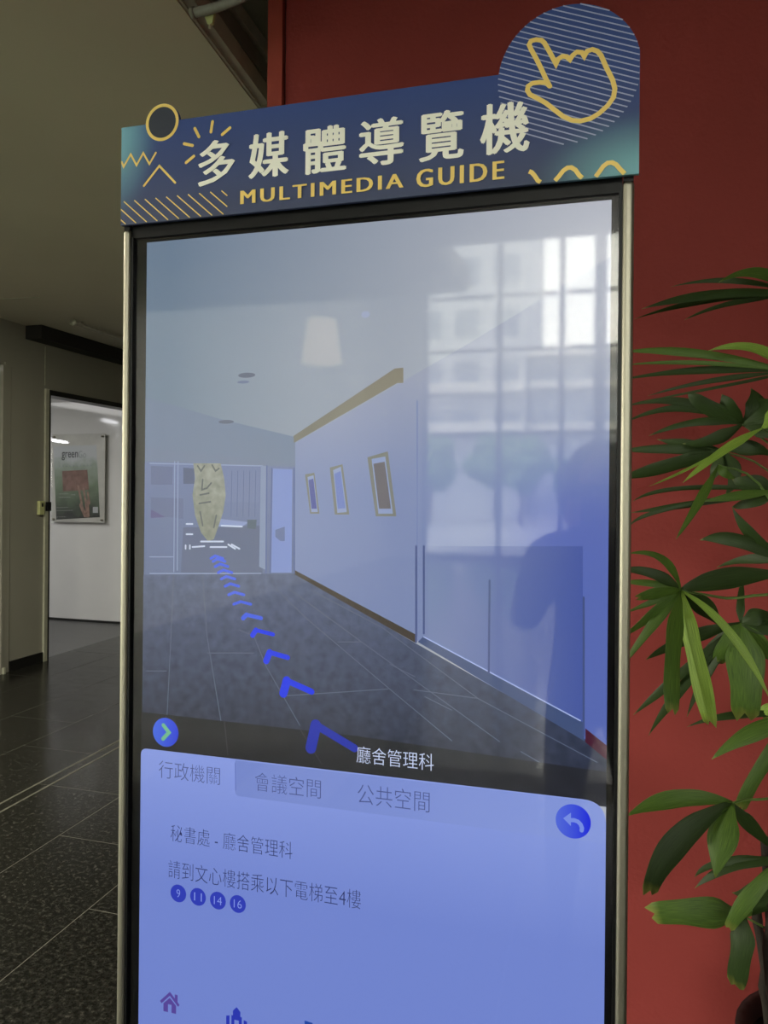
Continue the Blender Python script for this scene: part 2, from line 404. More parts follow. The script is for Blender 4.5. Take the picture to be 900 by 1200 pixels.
# unseen glazing added in the left wall to let in fill daylight
w3_ = struct(G().box((XL-.12, -3, 0), (XL, 1.0, .10)).build('fill_window_left', M['mullion']))
G().box((XL-.12, -3, 2.10), (XL, 1.0, 2.15)).build('window_head', M['mullion'], w3_)
for i in range(4):
    y = -2.95+3.9*i/3; G().box((XL-.10, y-.05, .10), (XL-.01, y+.05, 2.10)).build('mullion', M['mullion'], w3_)
    if i < 3: G().add([(XL-.05, y+.05, .10), (XL-.05, y+1.25, .10), (XL-.05, y+1.25, 2.10), (XL-.05, y+.05, 2.10)], [(0, 1, 2, 3)]).build('pane', M['pane'], w3_)
# unseen ceiling downlights added to fill the corridor with light
for (x, y, nm) in ((-3.1, 3.1, 'furthest'), (-3.1, 1.3, 'middle'), (-3.1, -.5, 'nearest')):
    dlt = thing('fill_downlight', 'added fill lamp out of view in the corridor ceiling, ' + nm + ' of the row', 'lamp', (x, y, HC))
    G().lathe([(.10, -.004), (.10, 0), (.078, -.001), (.078, -.004), (.10, -.004)], (x, y, HC), 24).build('trim_ring', M['alu'], dlt, True)
    G().lathe([(0, -.002), (.078, -.002)], (x, y, HC), 24).build('diffuser', M['fillglow'], dlt)
    lamp('fill_lamp', 'AREA', (x, y, HC-.01), FILL_W, (1, .95, .8), shape='DISK', size=.15)
dl = struct(G().box((XL-.09, seg_y[0]-.55, .01), (XL-.04, seg_y[0]-.10, LW(5, 434).z)).build('door_1', M['wall']))
G().box((XL-.10, seg_y[0]-.10, 0), (XL+.012, seg_y[0]-.075, LW(5, 432).z+.03)).build('door_frame', M['wall'], dl)
G().box((XL-.035, seg_y[0]-.13, .90), (XL+.0, seg_y[0]-.11, 1.0)).build('door_handle', M['alu'], dl)
G().box((XL-.10, seg_y[0]-.072, 0), (XL+.006, seg_y[0]-.01, LW(5, 424).z)).build('door_frame', M['wall'], dl)
G().box((XL-.03, seg_y[0]-.085, 0), (XL+.03, seg_y[0]-.065, .05)).build('door_stop', M['jamb'], dl)
# baseboard
zb = 0; zbt = LW(12, 782).z
struct(G().box((XL, seg_y[0], 0), (XL+.012, yd0-.055, .085)).build('baseboard_left', M['base']))
# opening frame
of = struct(G().box((XL-.13, yd0-.05, 0), (XL+.02, yd0-.012, zt+.02)).build('door_2', M['jamb']))
G().box((XL-.13, yd0-.012, 0), (XL+.016, yd0+.012, zt)).build('door_frame', M['base'], of)
G().box((XL-.13, yd0-.012, zt-.03), (XL+.018, yd1, zt+.015)).build('door_frame', M['base'], of)
G().box((XL-.13, yd1-.02, 0), (XL+.016, yd1, zt)).build('door_frame', M['base'], of)
# beam along the wall head
b0t, b0b = LW(30, 385), LW(30, 397); b1t, b1b = LW(147, 423.5), LW(147, 431.5)
hb = ((b0t.z-b0b.z)+(b1t.z-b1b.z))/2
y1 = b0t.y; y2 = 8.9
be = G().box((XL-.002, y1, HC-hb-.035), (XL+.16, y2, HC)).build('ceiling_beam', M['beam']); struct(be); be.name = 'trim_3'
# slim rail fixed under the ceiling
r0, r1 = onZ(86, 378, HC-.03), onZ(147, 399, HC-.03); r2 = r0+(r1-r0)*2.5
t = thing('ceiling_rail', 'slim grey rail under the ceiling beside the dark beam', 'rail', tuple(r0))
G().tube([r0, r1, r2], .014, 10).build('rail', M['track'], t, True)
G().tube([r0+Vector((0, -.012, 0)), r0+Vector((0, .012, 0))], .026, 12).build('end_cap', M['jamb'], t, True)
for k in (.15, 1.1, 2.1):
    p = r0+(r1-r0)*k; G().tube([p, p+Vector((0, 0, .03))], .008, 8).build('bracket', M['track'], t)
# card reader beside opening
c0 = LW(43.5, 587); c1 = LW(50, 603)
cr = thing('card_reader', 'small yellowish card reader box beside the doorway', 'card reader', (XL, (c0.y+c1.y)/2, c1.z))
bevel(G().box((XL, c0.y, c1.z), (XL+.03, c1.y-.01, c0.z)).build('housing', M['bracket'], cr), .004)
G().box((XL+.03, c0.y+.02, c0.z-.05), (XL+.033, c1.y-.03, c0.z-.02)).build('sensor', M['black'], cr)
bevel(G().box((XL+.02, yd0-.05, c1.z+.03), (XL+.045, yd0-.005, c0.z-.01)).build('latch', M['black'], cr), .003)

# ---- room beyond the opening
struct(G().box((XL-9.6, YB, 0), (XL-.12, YB+.12, 2.75)).build('wall_far', M['white']))
struct(G().box((XL-9.6, 2.55, 2.75), (XL-.12, YB+.12, 2.85)).build('ceiling', M['white2']))
struct(G().box((XL-9.7, 2.55, 0), (XL-9.6, YB+.12, 2.85)).build('wall_side', M['white2']))
struct(G().box((XL-9.6, 2.45, 0), (XL-.12, 2.55, 2.85)).build('wall_near', M['white2']))
struct(G().box((XL-9.6, 2.55, -.1), (XL, YB, 0)).build('floor', M['palefloor']))
struct(G().box((XL-9.6, YB-.010, 0), (XL-.12, YB, .025)).build('baseboard_far', M['base']))
struct(G().box((XL-.12, 9, 0), (XRC+.24, 9.1, HU)).build('wall_end', M['wall']))
struct(G().box((XRC+.12, YR+.16, 0), (XRC+.24, 9, HU)).build('wall_corridor', M['wall']))
def mir_lamp(pxa, pya, pxb, pyb, h, label):
    """a linear ceiling lamp whose reflection in the glossy far wall is where the photograph shows it"""
    P = [onZ(pxa, pya, h), onZ(pxb, pyb, h)]
    P = [Vector((p.x, 2*YB-p.y, h)) for p in P]
    c = (P[0]+P[1])/2; dirv = (P[1]-P[0]); L = dirv.length; dirv.normalize(); sd = Vector((-dirv.y, dirv.x, 0))*.045
    t = thing('linear_ceiling_lamp', label, 'lamp', tuple(c))
    a, b = P; up = Vector((0, 0, .03)); k = Vector((0, 0, .75-.70))
    G().hexa([a-sd, b-sd, b+sd, a+sd], [a-sd+up, b-sd+up, b+sd+up, a+sd+up]).build('diffuser', M['tube'], t)
    s2 = sd*1.3
    G().hexa([a-s2+up, b-s2+up, b+s2+up, a+s2+up], [a-s2+k, b-s2+k, b+s2+k, a+s2+k]).build('housing', M['white2'], t)
mir_lamp(122, 493, 149, 500.5, 2.70, 'white linear lamp on the side room ceiling, nearest the doorway')
mir_lamp(50, 514.5, 82, 520, 2.25, 'white linear lamp hung lowest in the side room')
l2 = thing('linear_ceiling_lamp', 'white linear lamp deeper inside the side room', 'lamp', (-10.6, 4, 2.70))
G().box((-10.65, 3.4, 2.70), (-10.55, 4.6, 2.73)).build('diffuser', M['tube'], l2)
G().box((-10.67, 3.38, 2.73), (-10.53, 4.62, 2.75)).build('housing', M['white2'], l2)
lamp('side_room_light', 'AREA', (-6.4, 4.6, 2.69), 78, (1, .98, .96), shape='RECTANGLE', size=2.2, size_y=2.2)

# ---- poster on the far wall: clear acrylic holder with stand-offs
YP = YB-.06
def PP(px, py, y=YP): p = onY(px, py, y); return (p.x, p.z)
po = thing('framed_poster', 'green and brown poster in a clear acrylic holder on the white wall', 'poster', (PP(92, 560)[0], YB, PP(92, 612)[1]))
q = [PP(60, 508), PP(122.5, 509), PP(122.5, 613), PP(60, 611)]
zt_, zb_ = (q[0][1]+q[1][1])/2, (q[2][1]+q[3][1])/2; xl_, xr_ = PP(60, 560)[0], PP(122, 560)[0]
G().box((xl_, YP, zb_), (xr_, YP+.006, zt_)).build('acrylic_front', M['acrylic'], po)
G().box((xl_, YP+.014, zb_), (xr_, YP+.020, zt_)).build('backing', mat('pale_backing', (.52, .52, .47), .5), po)
for (x, z) in ((xl_+.03, zb_+.03), (xr_-.03, zb_+.03), (xl_+.03, zt_-.03), (xr_-.03, zt_-.03)):
    G().tube([(x, YP-.008, z), (x, YB-.001, z)], .011, 12).build('stand_off', M['alu'], po, True)
ys = YP+.012
sh = [PP(62.5, 523, ys), PP(113, 521.5, ys), PP(117, 606, ys), PP(66, 609, ys)]
pm = mat('poster_sky_print', (.46, .49, .50), .5, nscale=6, var=.1)
sheet = G().plate([sh[0], sh[1], sh[2], sh[3]], ys-.0008, ys).build('poster_sheet', pm, po)
pg, pnt, pout = newmat('poster_blend_print'); pb = pnt.nodes.new('ShaderNodeBsdfPrincipled'); pnt.links.new(pb.outputs[0], pout.inputs[0])
pgm = pnt.nodes.new('ShaderNodeNewGeometry'); psx = pnt.nodes.new('ShaderNodeSeparateXYZ'); pnt.links.new(pgm.outputs['Position'], psx.inputs[0])
pmr = pnt.nodes.new('ShaderNodeMapRange'); pmr.inputs[1].default_value = PP(90, 609)[1]; pmr.inputs[2].default_value = PP(90, 521)[1]
pnz = pnt.nodes.new('ShaderNodeTexNoise'); pnz.inputs['Scale'].default_value = 9; pnt.links.new(pgm.outputs['Position'], pnz.inputs['Vector'])
pad = pnt.nodes.new('ShaderNodeMath'); pad.operation = 'MULTIPLY_ADD'; pad.inputs[1].default_value = .36; pad.inputs[2].default_value = -.18
pnt.links.new(psx.outputs[2], pmr.inputs[0]); pnt.links.new(pnz.outputs['Fac'], pad.inputs[0])
pa2 = pnt.nodes.new('ShaderNodeMath'); pnt.links.new(pad.outputs[0], pa2.inputs[0]); pnt.links.new(pmr.outputs[0], pa2.inputs[1])
prp = pnt.nodes.new('ShaderNodeValToRGB'); pe = prp.color_ramp.elements
pe[0].position = .04; pe[0].color = (.02, .025, .02, 1); pe[1].position = .86; pe[1].color = (.46, .49, .50, 1)
for ps, pcx in ((.2, (.07, .10, .06, 1)), (.42, (.14, .20, .12, 1)), (.66, (.26, .32, .25, 1))):
    q_ = pe.new(ps); q_.color = pcx
pnt.links.new(pa2.outputs[0], prp.inputs[0]); pnt.links.new(prp.outputs[0], pb.inputs['Base Color'])
sheet.data.materials[0] = pg
def lay(name, pts, m, dy): return G().flat([PP(a, b, ys) for a, b in pts], ys-.0008-dy).build(name, m, sheet)
lay('card_print', [(73, 552), (102.5, 550.5), (104.5, 574), (74, 576)], mat('poster_brown_print', (.23, .13, .10), .5, nscale=14, c2=(.15, .08, .06)), .0018)
gg = G(); kk = 0
for (a, b, wd) in (((92, 570), (96, 590), .026), ((98, 573), (101, 589), .026), ((103, 577), (105, 590), .024), ((95, 592), (100, 604), .045), ((102, 588), (103, 604), .05)):
    gg.stroke([PP(*a, ys), PP(*b, ys)], wd, ys-.0032-.0001*kk); kk += 1
gg.build('hand_print', mat('poster_skin_print', (.33, .21, .16), .5, nscale=25, c2=(.19, .11, .08)), sheet)
gg = G().flat([PP(109, 594, ys), PP(115, 594, ys), PP(115, 601, ys), PP(109, 601, ys)], ys-.0035)
gg.build('emblem_print', pm, sheet)

def text_mesh(txt, off=0.0, res=3):
    c = bpy.data.curves.new('t', 'FONT'); c.space_character = 1.28 if txt in ('MULTIMEDIA', 'GUIDE') else 1; c.body = txt; c.offset = off; c.resolution_u = res
    o = bpy.data.objects.new('t', c); COL.objects.link(o); bpy.context.view_layer.update()
    dg = bpy.context.evaluated_depsgraph_get(); me = bpy.data.meshes.new_from_object(o.evaluated_get(dg))
    vs = [(v.co.x, v.co.y) for v in me.vertices]; fs = [tuple(p.vertices) for p in me.polygons]
    bpy.data.objects.remove(o); bpy.data.curves.remove(c); bpy.data.meshes.remove(me)
    return vs, fs
def text_fit(name, txt, x0, x1, z0, z1, y, m, parent, off=0.0, gobj=None, shear=0):
    vs, fs = text_mesh(txt, off); X = [v[0] for v in vs]; Z = [v[1] for v in vs]
    ax, bx, az, bz = min(X), max(X), min(Z), max(Z)
    v3 = [(x0+(a-ax)/(bx-ax)*(x1-x0), y, z0+(b-az)/(bz-az)*(z1-z0)) for a, b in vs]
    if gobj is not None: gobj.add(v3, fs); return None
    return obj(name, v3, fs, m, parent)
M['inkdark'] = mat('dark_ink', (.03, .035, .04), .5, nscale=30)
M['inkgrey'] = mat('grey_ink', (.22, .25, .26), .5, nscale=30)
M['inkpale'] = mat('pale_ink', (.45, .47, .45), .5, nscale=30)
a = PP(72.5, 539.5, ys); b = PP(91.5, 529.5, ys); text_fit('lettering', 'green', a[0], b[0], a[1], b[1], ys-.003, M['inkdark'], sheet, .006)
a = PP(92, 536.5, ys); b = PP(101, 528.5, ys); text_fit('lettering', 'Go', a[0], b[0], a[1], b[1], ys-.003, M['inkgrey'], sheet, -.012)
gg = G()
for i in range(10):
    a = PP(69+i*4.1, 547-.15*i, ys); gg.stroke([a, (a[0]+.018, a[1]), (a[0]+.009, a[1]+.014)], .004, ys-.003)
for i in range(5):
    a = PP(87+i*2.9, 550-.1*i, ys); gg.stroke([a, (a[0]+.014, a[1])], .007, ys-.003)
gg.build('small_print', M['inkgrey'], sheet)['kind'] = 'stuff'
gg = G()
for (x, y, n) in ((70, 579, 4), (70, 583, 5), (67, 595, 5), (67, 598.5, 7), (67, 606, 4), (84, 580, 2)):
    for i in range(n):
        a = PP(x+i*2.8, y-.05*i, ys); gg.stroke([a, (a[0]+.013, a[1]+.003)], .006, ys-.0036)
gg.build('small_print', M['inkpale'], sheet)['kind'] = 'stuff'

# ---- steel tracks and conduit above the lower ceiling's edge
def strip_z(pa, pb, pc, pd, z0, z1):
    lo = [onZ(*pa, z0), onZ(*pb, z0), onZ(*pc, z0), onZ(*pd, z0)]
    # carry on towards the viewer, out of frame
    e = (lo[0]-lo[1])*1.2; lo[0] = lo[0]+e; lo[3] = lo[3]+(lo[3]-lo[2])*1.2
    return lo, [Vector((p.x, p.y, z1)) for p in lo]
def track(label, m, pa, pb, pc, pd, z0, z1):
    lo, hi = strip_z(pa, pb, pc, pd, z0, z1); c = sum(lo, Vector())/4
    t = thing('ceiling_track', label, 'ceiling track', tuple(c)); G().hexa(lo, hi).build('channel', m, t)
    w1 = [lo[0], lo[1], lo[1]+(lo[2]-lo[1])*.2, lo[0]+(lo[3]-lo[0])*.2]
    G().hexa([p-Vector((0, 0, .008)) for p in w1], w1).build('lip', M['track'], t)
track('broad grey-brown steel track along the lower ceiling edge', M['track'], (210, -2), (303, 123), (316, 123), (240, 18), 2.87, 2.93)
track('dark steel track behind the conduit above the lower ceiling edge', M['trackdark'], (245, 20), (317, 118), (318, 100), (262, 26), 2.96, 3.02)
track('thin steel track furthest in, seen against the grey upper ceiling', M['track'], (262, 20), (317, 98), (318, 72), (275, 12), 3.05, 3.10)
cz = 2.845; p0 = onZ(229, 15, cz); p1 = onZ(262, 8, cz); p2 = onZ(300, -8, cz+.02); p3 = onZ(345, -38, cz+.05)
pts = []
for i in range(60):
    s = i/59; a = (1-s)**3*p0+3*(1-s)**2*s*p1+3*(1-s)*s*s*p2+s**3*p3; pts.append(a)
t = thing('flexible_conduit', 'ribbed grey flexible conduit crossing above the ceiling edge', 'conduit', tuple(p0))
G().tube(pts, [.0125+(.0016 if i % 2 else 0) for i in range(60)], 12).build('hose', M['conduit'], t, True)
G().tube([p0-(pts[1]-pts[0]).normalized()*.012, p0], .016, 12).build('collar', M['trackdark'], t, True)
k0 = onZ(247, 25, 2.83)
t = thing('pipe_bracket', 'small yellow-green bracket hanging under the grey conduit', 'bracket', tuple(k0))
G().hexa([k0+Vector(v) for v in ((-.004, -.01, -.014), (.010, -.01, -.012), (.010, .0, -.012), (-.004, .0, -.014))],
         [k0+Vector(v) for v in ((-.014, -.01, .010), (.016, -.01, .018), (.016, .0, .018), (-.014, .0, .010))]).build('plate', M['bracket'], t)
G().tube([k0+Vector((-.0, -.005, -.013)), k0+Vector((-.001, -.005, -.024))], .003, 8).build('bolt', M['jamb'], t)
G().tube([k0+Vector((.005, -.005, .012)), k0+Vector((.006, 0, .05))], .003, 8).build('hanger', M['trackdark'], t)

# ------------------------------------------------------------------ the information kiosk
def K(px, py, y=D): p = onY(px, py, y); return Vector((p.x, p.z))
YG = D; YD = D+.004                                # glass front, display plane
xl = K(168.5, 700, YD).x; xl = (K(172, 285, YD).x+K(164, 1200, YD).x)/2
xr = (K(717, 234, YD).x+K(707.7, 1200, YD).x)/2
ztop = (K(172, 284.3, YD).y+K(717, 234, YD).y)/2
wid = xr-xl; zbot = ztop-wid*16/9
print('display', xl, xr, ztop, zbot, wid)
kc = (xl+xr)/2
ko = thing('information_kiosk', 'tall touchscreen kiosk with lit display and navy header sign', 'kiosk', (kc, D+.06, 0))
rxl = [K(148, 265).x, K(157.5, 400).x]; 
xo_l = (K(147.8, 300).x+K(139.8, 1200).x)/2; xi_l = xo_l+.0125
xo_r = (K(743.8, 240).x+K(733.4, 1200).x)/2; xi_r = xo_r-.0145
zr_l = K(148, 268).y; ztr = (K(152, 272).y+K(740, 214).y)/2
# rails
for (a, b) in ((xo_l, xi_l), (xi_r, xo_r)):
    bevel(G().box((a, D-.010, .02), (b, D+.085, ztr)).build('side_rail', M['alu'], ko), .0055, 5)
    G().box((a+.001, D-.0075, ztr), (b-.001, D+.08, ztr+.008)).build('rail_end_cap', M['black'], ko)
G().box((xo_l+.001, D+.02, .02), (xo_r-.001, D+.084, ztr-.001)).build('back_casing', M['black'], ko)
G().box((xi_l, D-.002, ztr-.012), (xi_r, D+.02, ztr+.014)).build('top_bar', M['black'], ko)
G().box((xi_l+.0005, D-.004, ztr+.0145), (xi_r-.0005, D+.02, ztr+.018)).build('top_lip', M['trackdark'], ko)
G().box((xo_l-.03, D-.05, 0), (xo_r+.03, D+.20, .02)).build('foot_plate', M['alu'], ko)
bz = ztr-.0135
bt = G(); bxl, bxr = xi_l+.004, xi_r-.004
bt.box((bxl, YD+.0005, .30), (bxr, YD+.015, bz)); bt.build('bezel', M['bezel'], ko)
G().box((xi_l, D-.0005, .02), (xi_r, YD+.012, .298)).build('lower_panel', M['black'], ko)
for a, b in ((xi_l, bxl), (bxr, xi_r)):
    G().box((a, D-.006, .30), (b, D+.018, bz+.002)).build('gasket', M['black'], ko)
# front glass
G().add([(bxl, YG, .30), (bxr, YG, .30), (bxr, YG, bz), (bxl, YG, bz)], [(0, 1, 2, 3)]).build('front_glass', M['screenglass'], ko)

# ---- the lit display and its picture
LAY = [0]
M['dceil'] = emis('screen_ceiling', (106, 125, 146), (176, 180, 192), K(200, 400, YD).x, K(690, 400, YD).x, axis=0)  # paler to the right: reflected haze on the glass put into the colour
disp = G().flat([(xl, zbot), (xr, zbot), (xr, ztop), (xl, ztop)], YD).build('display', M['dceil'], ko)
def dpoly(name, pts, m, dy=None, clip=True):
    LAY[0] += 1; y = YD-.00006*LAY[0]
    P = [K(a, b, YD) for a, b in pts]
    P = [Vector((min(max(p.x, xl), xr), min(max(p.y, zbot), ztop))) for p in P]
    return G().flat(P, y).build(name, m, disp)
def dstroke(name, lines, wd, m, closed=False, cap=True):
    for L in lines:
        LAY[0] += .2; y = YD-.00006*LAY[0]
        G().stroke([K(a, b, YD) for a, b in L], wd, y, closed, cap).build(name, m, disp)
def lay_y():
    LAY[0] += 1; return YD-.00006*LAY[0]
E_ = emis
zf0, zf1 = K(300, 850, YD).y, K(300, 680, YD).y
xw0, xw1 = K(346, 600, YD).x, K(690, 600, YD).x
dpoly('picture_soffit', [(160, 522), (250, 527), (346, 542), (346, 552), (160, 548)], E_('screen_soffit', (108, 122, 148)))
dpoly('picture_far_ceiling', [(160, 466), (200, 474), (262, 492), (346, 512), (346, 543), (160, 524)], E_('screen_far_ceiling', (107, 123, 149)))
mw = E_('screen_right_wall', (118, 133, 176), (150, 157, 177), K(500, 570, YD).y, K(500, 425, YD).y)  # paler upward, blending into the haze painted on the picture ceiling
nt_ = mw.node_tree; em_ = next(n for n in nt_.nodes if n.type == 'EMISSION'); old_ = em_.inputs[0].links[0].from_socket
ge_ = nt_.nodes.new('ShaderNodeNewGeometry'); se_ = nt_.nodes.new('ShaderNodeSeparateXYZ'); nt_.links.new(ge_.outputs['Position'], se_.inputs[0])
ra_ = nt_.nodes.new('ShaderNodeMapRange'); ra_.interpolation_type = 'SMOOTHSTEP'; ra_.inputs[1].default_value = K(560, 600, YD).x; ra_.inputs[2].default_value = K(660, 600, YD).x
rb_ = nt_.nodes.new('ShaderNodeMapRange'); rb_.interpolation_type = 'SMOOTHSTEP'; rb_.inputs[1].default_value = K(600, 500, YD).y; rb_.inputs[2].default_value = K(600, 630, YD).y
nt_.links.new(se_.outputs[0], ra_.inputs[0]); nt_.links.new(se_.outputs[2], rb_.inputs[0])
mu_ = nt_.nodes.new('ShaderNodeMath'); mu_.operation = 'MULTIPLY'; nt_.links.new(ra_.outputs[0], mu_.inputs[0]); nt_.links.new(rb_.outputs[0], mu_.inputs[1])
mi_ = nt_.nodes.new('ShaderNodeMix'); mi_.data_type = 'RGBA'; nt_.links.new(mu_.outputs[0], mi_.inputs[0]); nt_.links.new(old_, mi_.inputs[6])
mi_.inputs[7].default_value = (*lin((90, 107, 180)), 1); nt_.links.new(mi_.outputs[2], em_.inputs[0])  # darker blue at lower right paints the person's reflected silhouette
dpoly('picture_right_wall', [(346, 519), (463, 452), (545, 405), (720, 300), (725, 890), (488, 750), (346, 670)], mw)
dstroke('picture_corner_line', [[(489, 470), (489, 745)]], .0016, E_('screen_corner_line', (108, 124, 172)))
dpoly('picture_far_room', [(160, 541), (346, 547), (346, 673), (160, 673)], E_('screen_far_room', (92, 106, 142), (104, 118, 158), K(250, 670, YD).y, K(250, 545, YD).y))
m1 = E_('screen_far_wall_shadow', (92, 104, 140)); m2 = E_('screen_far_wall_light', (128, 144, 190)); m3 = E_('screen_far_floor', (84, 96, 128))
dpoly('picture_far_floor', [(215, 618), (306, 616), (308, 672), (212, 672)], m3)
dpoly('picture_far_panel', [(177, 546), (203, 547), (202, 568), (177, 568)], m1)
dpoly('picture_far_panel', [(177, 583), (215, 584), (215, 608), (198, 606), (177, 606)], m1)
dpoly('picture_far_panel', [(215, 548), (228, 549), (228, 567), (215, 567)], E_('screen_far_dark', (78, 90, 122)))
dpoly('picture_far_panel', [(264, 550), (304, 551), (304, 588), (264, 588)], E_('screen_far_blind', (104, 118, 158)))
dpoly('picture_far_desk', [(258, 608), (292, 612), (284, 617), (256, 617)], m2)
dpoly('picture_far_stool', [(290, 609), (301, 609), (300, 620), (290, 619)], E_('screen_stool', (74, 90, 108)))
dpoly('picture_far_triangle', [(177, 597), (194, 606), (177, 607)], E_('screen_triangle', (84, 84, 130)))
M['dlight'] = E_('screen_pale_line', (134, 150, 190))
dstroke('picture_mullion', [[(205, 541), (204, 670)], [(209, 541), (208, 668)], [(176, 543), (308, 546)], [(176, 652.5), (203, 652.5)], [(176, 672), (306, 672)]], .0016, M['dlight'])
dstroke('picture_mullion', [[(x, 552), (x-1, 605)] for x in (272, 279, 286, 293, 300)], .0012, E_('screen_blind_line', (84, 98, 138)))
dpoly('picture_door_jamb', [(306, 546), (313, 546), (312, 668), (304, 664)], E_('screen_jamb', (122, 138, 172)))
dpoly('picture_white_door', [(320, 549), (343, 550), (342, 671), (318, 671)], E_('screen_white_door', (116, 136, 196)))
dstroke('picture_door_edge', [[(345, 549), (345, 672)], [(319, 549), (317, 671)], [(313, 546), (312, 671)]], .0022, E_('screen_edge', (82, 98, 146)))
dpoly('picture_door_shade', [(323, 621), (334, 617), (334, 634), (329, 634), (323, 629)], E_('screen_shade', (90, 106, 150)))
# hanging lantern in the picture
lp = [(227, 543), (259, 543), (263, 560), (265, 580), (262, 600), (256, 618), (251, 632), (244, 634), (236, 624), (229, 604), (226, 580), (229, 560)]
dpoly('picture_lantern', lp, E_('screen_lantern', (122, 126, 112), (138, 142, 132), K(250, 635, YD).y, K(250, 560, YD).y, noise=.22, nscale=90))
dstroke('picture_lantern_mark', [[(232, 546), (236, 552), (240, 546)], [(249, 545), (253, 552), (257, 549)], [(238, 562), (237, 574), (243, 572), (248, 566)], [(235, 580), (245, 578)], [(234, 590), (247, 588)], [(235, 600), (238, 616)], [(254, 604), (251, 618)]], .0026, E_('screen_lantern_mark', (86, 92, 92)))
M['dwhite'] = E_('screen_white', (190, 202, 226))
dstroke('picture_far_light', [[(219, 614), (226, 614)], [(219, 626), (226, 626)], [(236, 634.5), (262, 634.5)], [(218, 639), (218, 643)], [(223, 639), (223, 643)], [(226, 641), (240, 640)], [(247, 641), (266, 641)], [(268, 638), (276, 643)], [(272, 638), (281, 643)], [(260, 616), (284, 617)]], .0026, M['dwhite'])
# floor of the picture
M['dfloor'] = E_('screen_floor', (40, 44, 58), (78, 90, 122), zf0-.05, zf1+.01, noise=.22, nscale=70)
dpoly('picture_floor', [(160, 673), (346, 672), (488, 754), (686, 866), (722, 888), (722, 945), (160, 880)], M['dfloor'])
ln = [[(204, 673), (201, 745), (196, 845)], [(238, 673), (243, 745), (262, 860)], [(281, 738), (298, 745), (312, 780), (352, 850)], [(243, 765), (298, 765)], [(324, 690), (360, 725), (458, 808), (530, 868)],
      [(338, 689), (424, 752), (586, 869)], [(366, 692), (448, 735), (560, 818)], [(396, 752), (425, 752)], [(336, 815), (456, 807)], [(457, 778), (487, 793)], [(485, 808), (560, 818)], [(560, 818), (700, 893)], [(498, 816), (530, 832)], [(172, 786), (196, 786)], [(610, 880), (705, 935)]]
dstroke('picture_floor_joint', ln, .0014, E_('screen_floor_joint', (84, 94, 118)), cap=False)
dpoly('picture_baseboard', [(346, 668), (346, 673), (487, 753), (487, 743)], E_('screen_brown', (62, 54, 48)))
dpoly('picture_beam', [(344.5, 511), (463, 432), (473, 431), (473, 449), (466, 449), (345, 519)], E_('screen_beam', (110, 108, 98), (126, 121, 106), K(345, 515, YD).x, K(470, 440, YD).x, axis=0))
# door recess at the right of the picture
dpoly('picture_door_leaf', [(497, 640), (683, 640), (683, 846), (497, 745)], E_('screen_door_leaf', (114, 129, 172), (74, 91, 162), K(497, 700, YD).x, K(683, 700, YD).x, axis=0))  # darkens to the right: the person's dark reflection put into the colour
dpoly('picture_door_plinth', [(497, 745), (683, 846), (685, 868), (490, 752)], E_('screen_plinth', (66, 82, 122)))
dstroke('picture_door_line', [[(497, 746), (680, 844)]], .0018, E_('screen_line_white', (160, 176, 226)))
dstroke('picture_door_line', [[(488, 640), (488, 752)], [(497, 640), (497, 742)], [(574, 680), (573, 788)], [(684, 700), (684, 862)]], .0028, E_('screen_line_dark', (70, 84, 132)))
dpoly('picture_red_baseboard', [(686, 853), (722, 874), (722, 891), (686, 869)], E_('screen_red', (70, 30, 50)))
# framed pictures on the wall of the picture
def dframe(q, inner, m):
    dpoly('picture_frame', q, E_('screen_frame', (116, 119, 112)))
    dpoly('picture_frame_inner', inner, M['dlight'])
    c = Vector((sum(p[0] for p in inner)/4, sum(p[1] for p in inner)/4))
    dpoly('picture_painting', [tuple(c+(Vector(p)-c)*.82) for p in inner], m)
dframe([(358, 556), (369, 554), (375, 602), (364, 602)], [(361, 559), (368, 557), (373, 600), (365.5, 600)], E_('screen_painting_a', (76, 84, 150)))
dframe([(387, 548), (402, 544), (410, 603), (393, 603)], [(391, 551), (400, 547), (407, 600), (396, 601)], E_('screen_painting_b', (104, 122, 186)))
dframe([(431, 536), (455, 529), (465, 605), (441, 605)], [(436, 538), (452, 535), (461, 602), (444, 602)], E_('screen_painting_c', (96, 92, 100)))
# ceiling fittings in the picture
def dell(name, cx, cy, rx, ry, m, n=28, rot=0):
    c = K(cx, cy, YD); a = (K(cx+rx, cy, YD)-c).length; b = (K(cx, cy+ry, YD)-c).length
    return G().flat([(c.x+a*math.cos(t*2*math.pi/n), c.y+b*math.sin(t*2*math.pi/n)) for t in range(n)], lay_y()).build(name, m, disp)
mdet = E_('screen_detector', (84, 94, 116))
dell('picture_downlight', 290, 440, 10, 3, mdet); dell('picture_downlight', 266, 494.5, 9, 2.2, mdet); dell('picture_downlight', 286, 448, 7, 1.8, E_('screen_detector_soft', (98, 110, 142)))
dell('picture_downlight', 429, 369, 5, 4, E_('screen_spot', (150, 160, 190)))
# caption band, dark and see-through in the photo
dpoly('caption_band', [(160, 833), (420, 862), (722, 905), (722, 946), (160, 882)], E_('screen_band', (34, 34, 38), (40, 42, 50), K(170, 850, YD).x, K(700, 900, YD).x, axis=0, noise=.12, nscale=60))
dstroke('band_joint', [[(196, 838), (195, 872)], [(264, 845), (268, 884)], [(352, 853), (378, 895)]], .0011, E_('screen_band_line', (58, 60, 68)), cap=False)
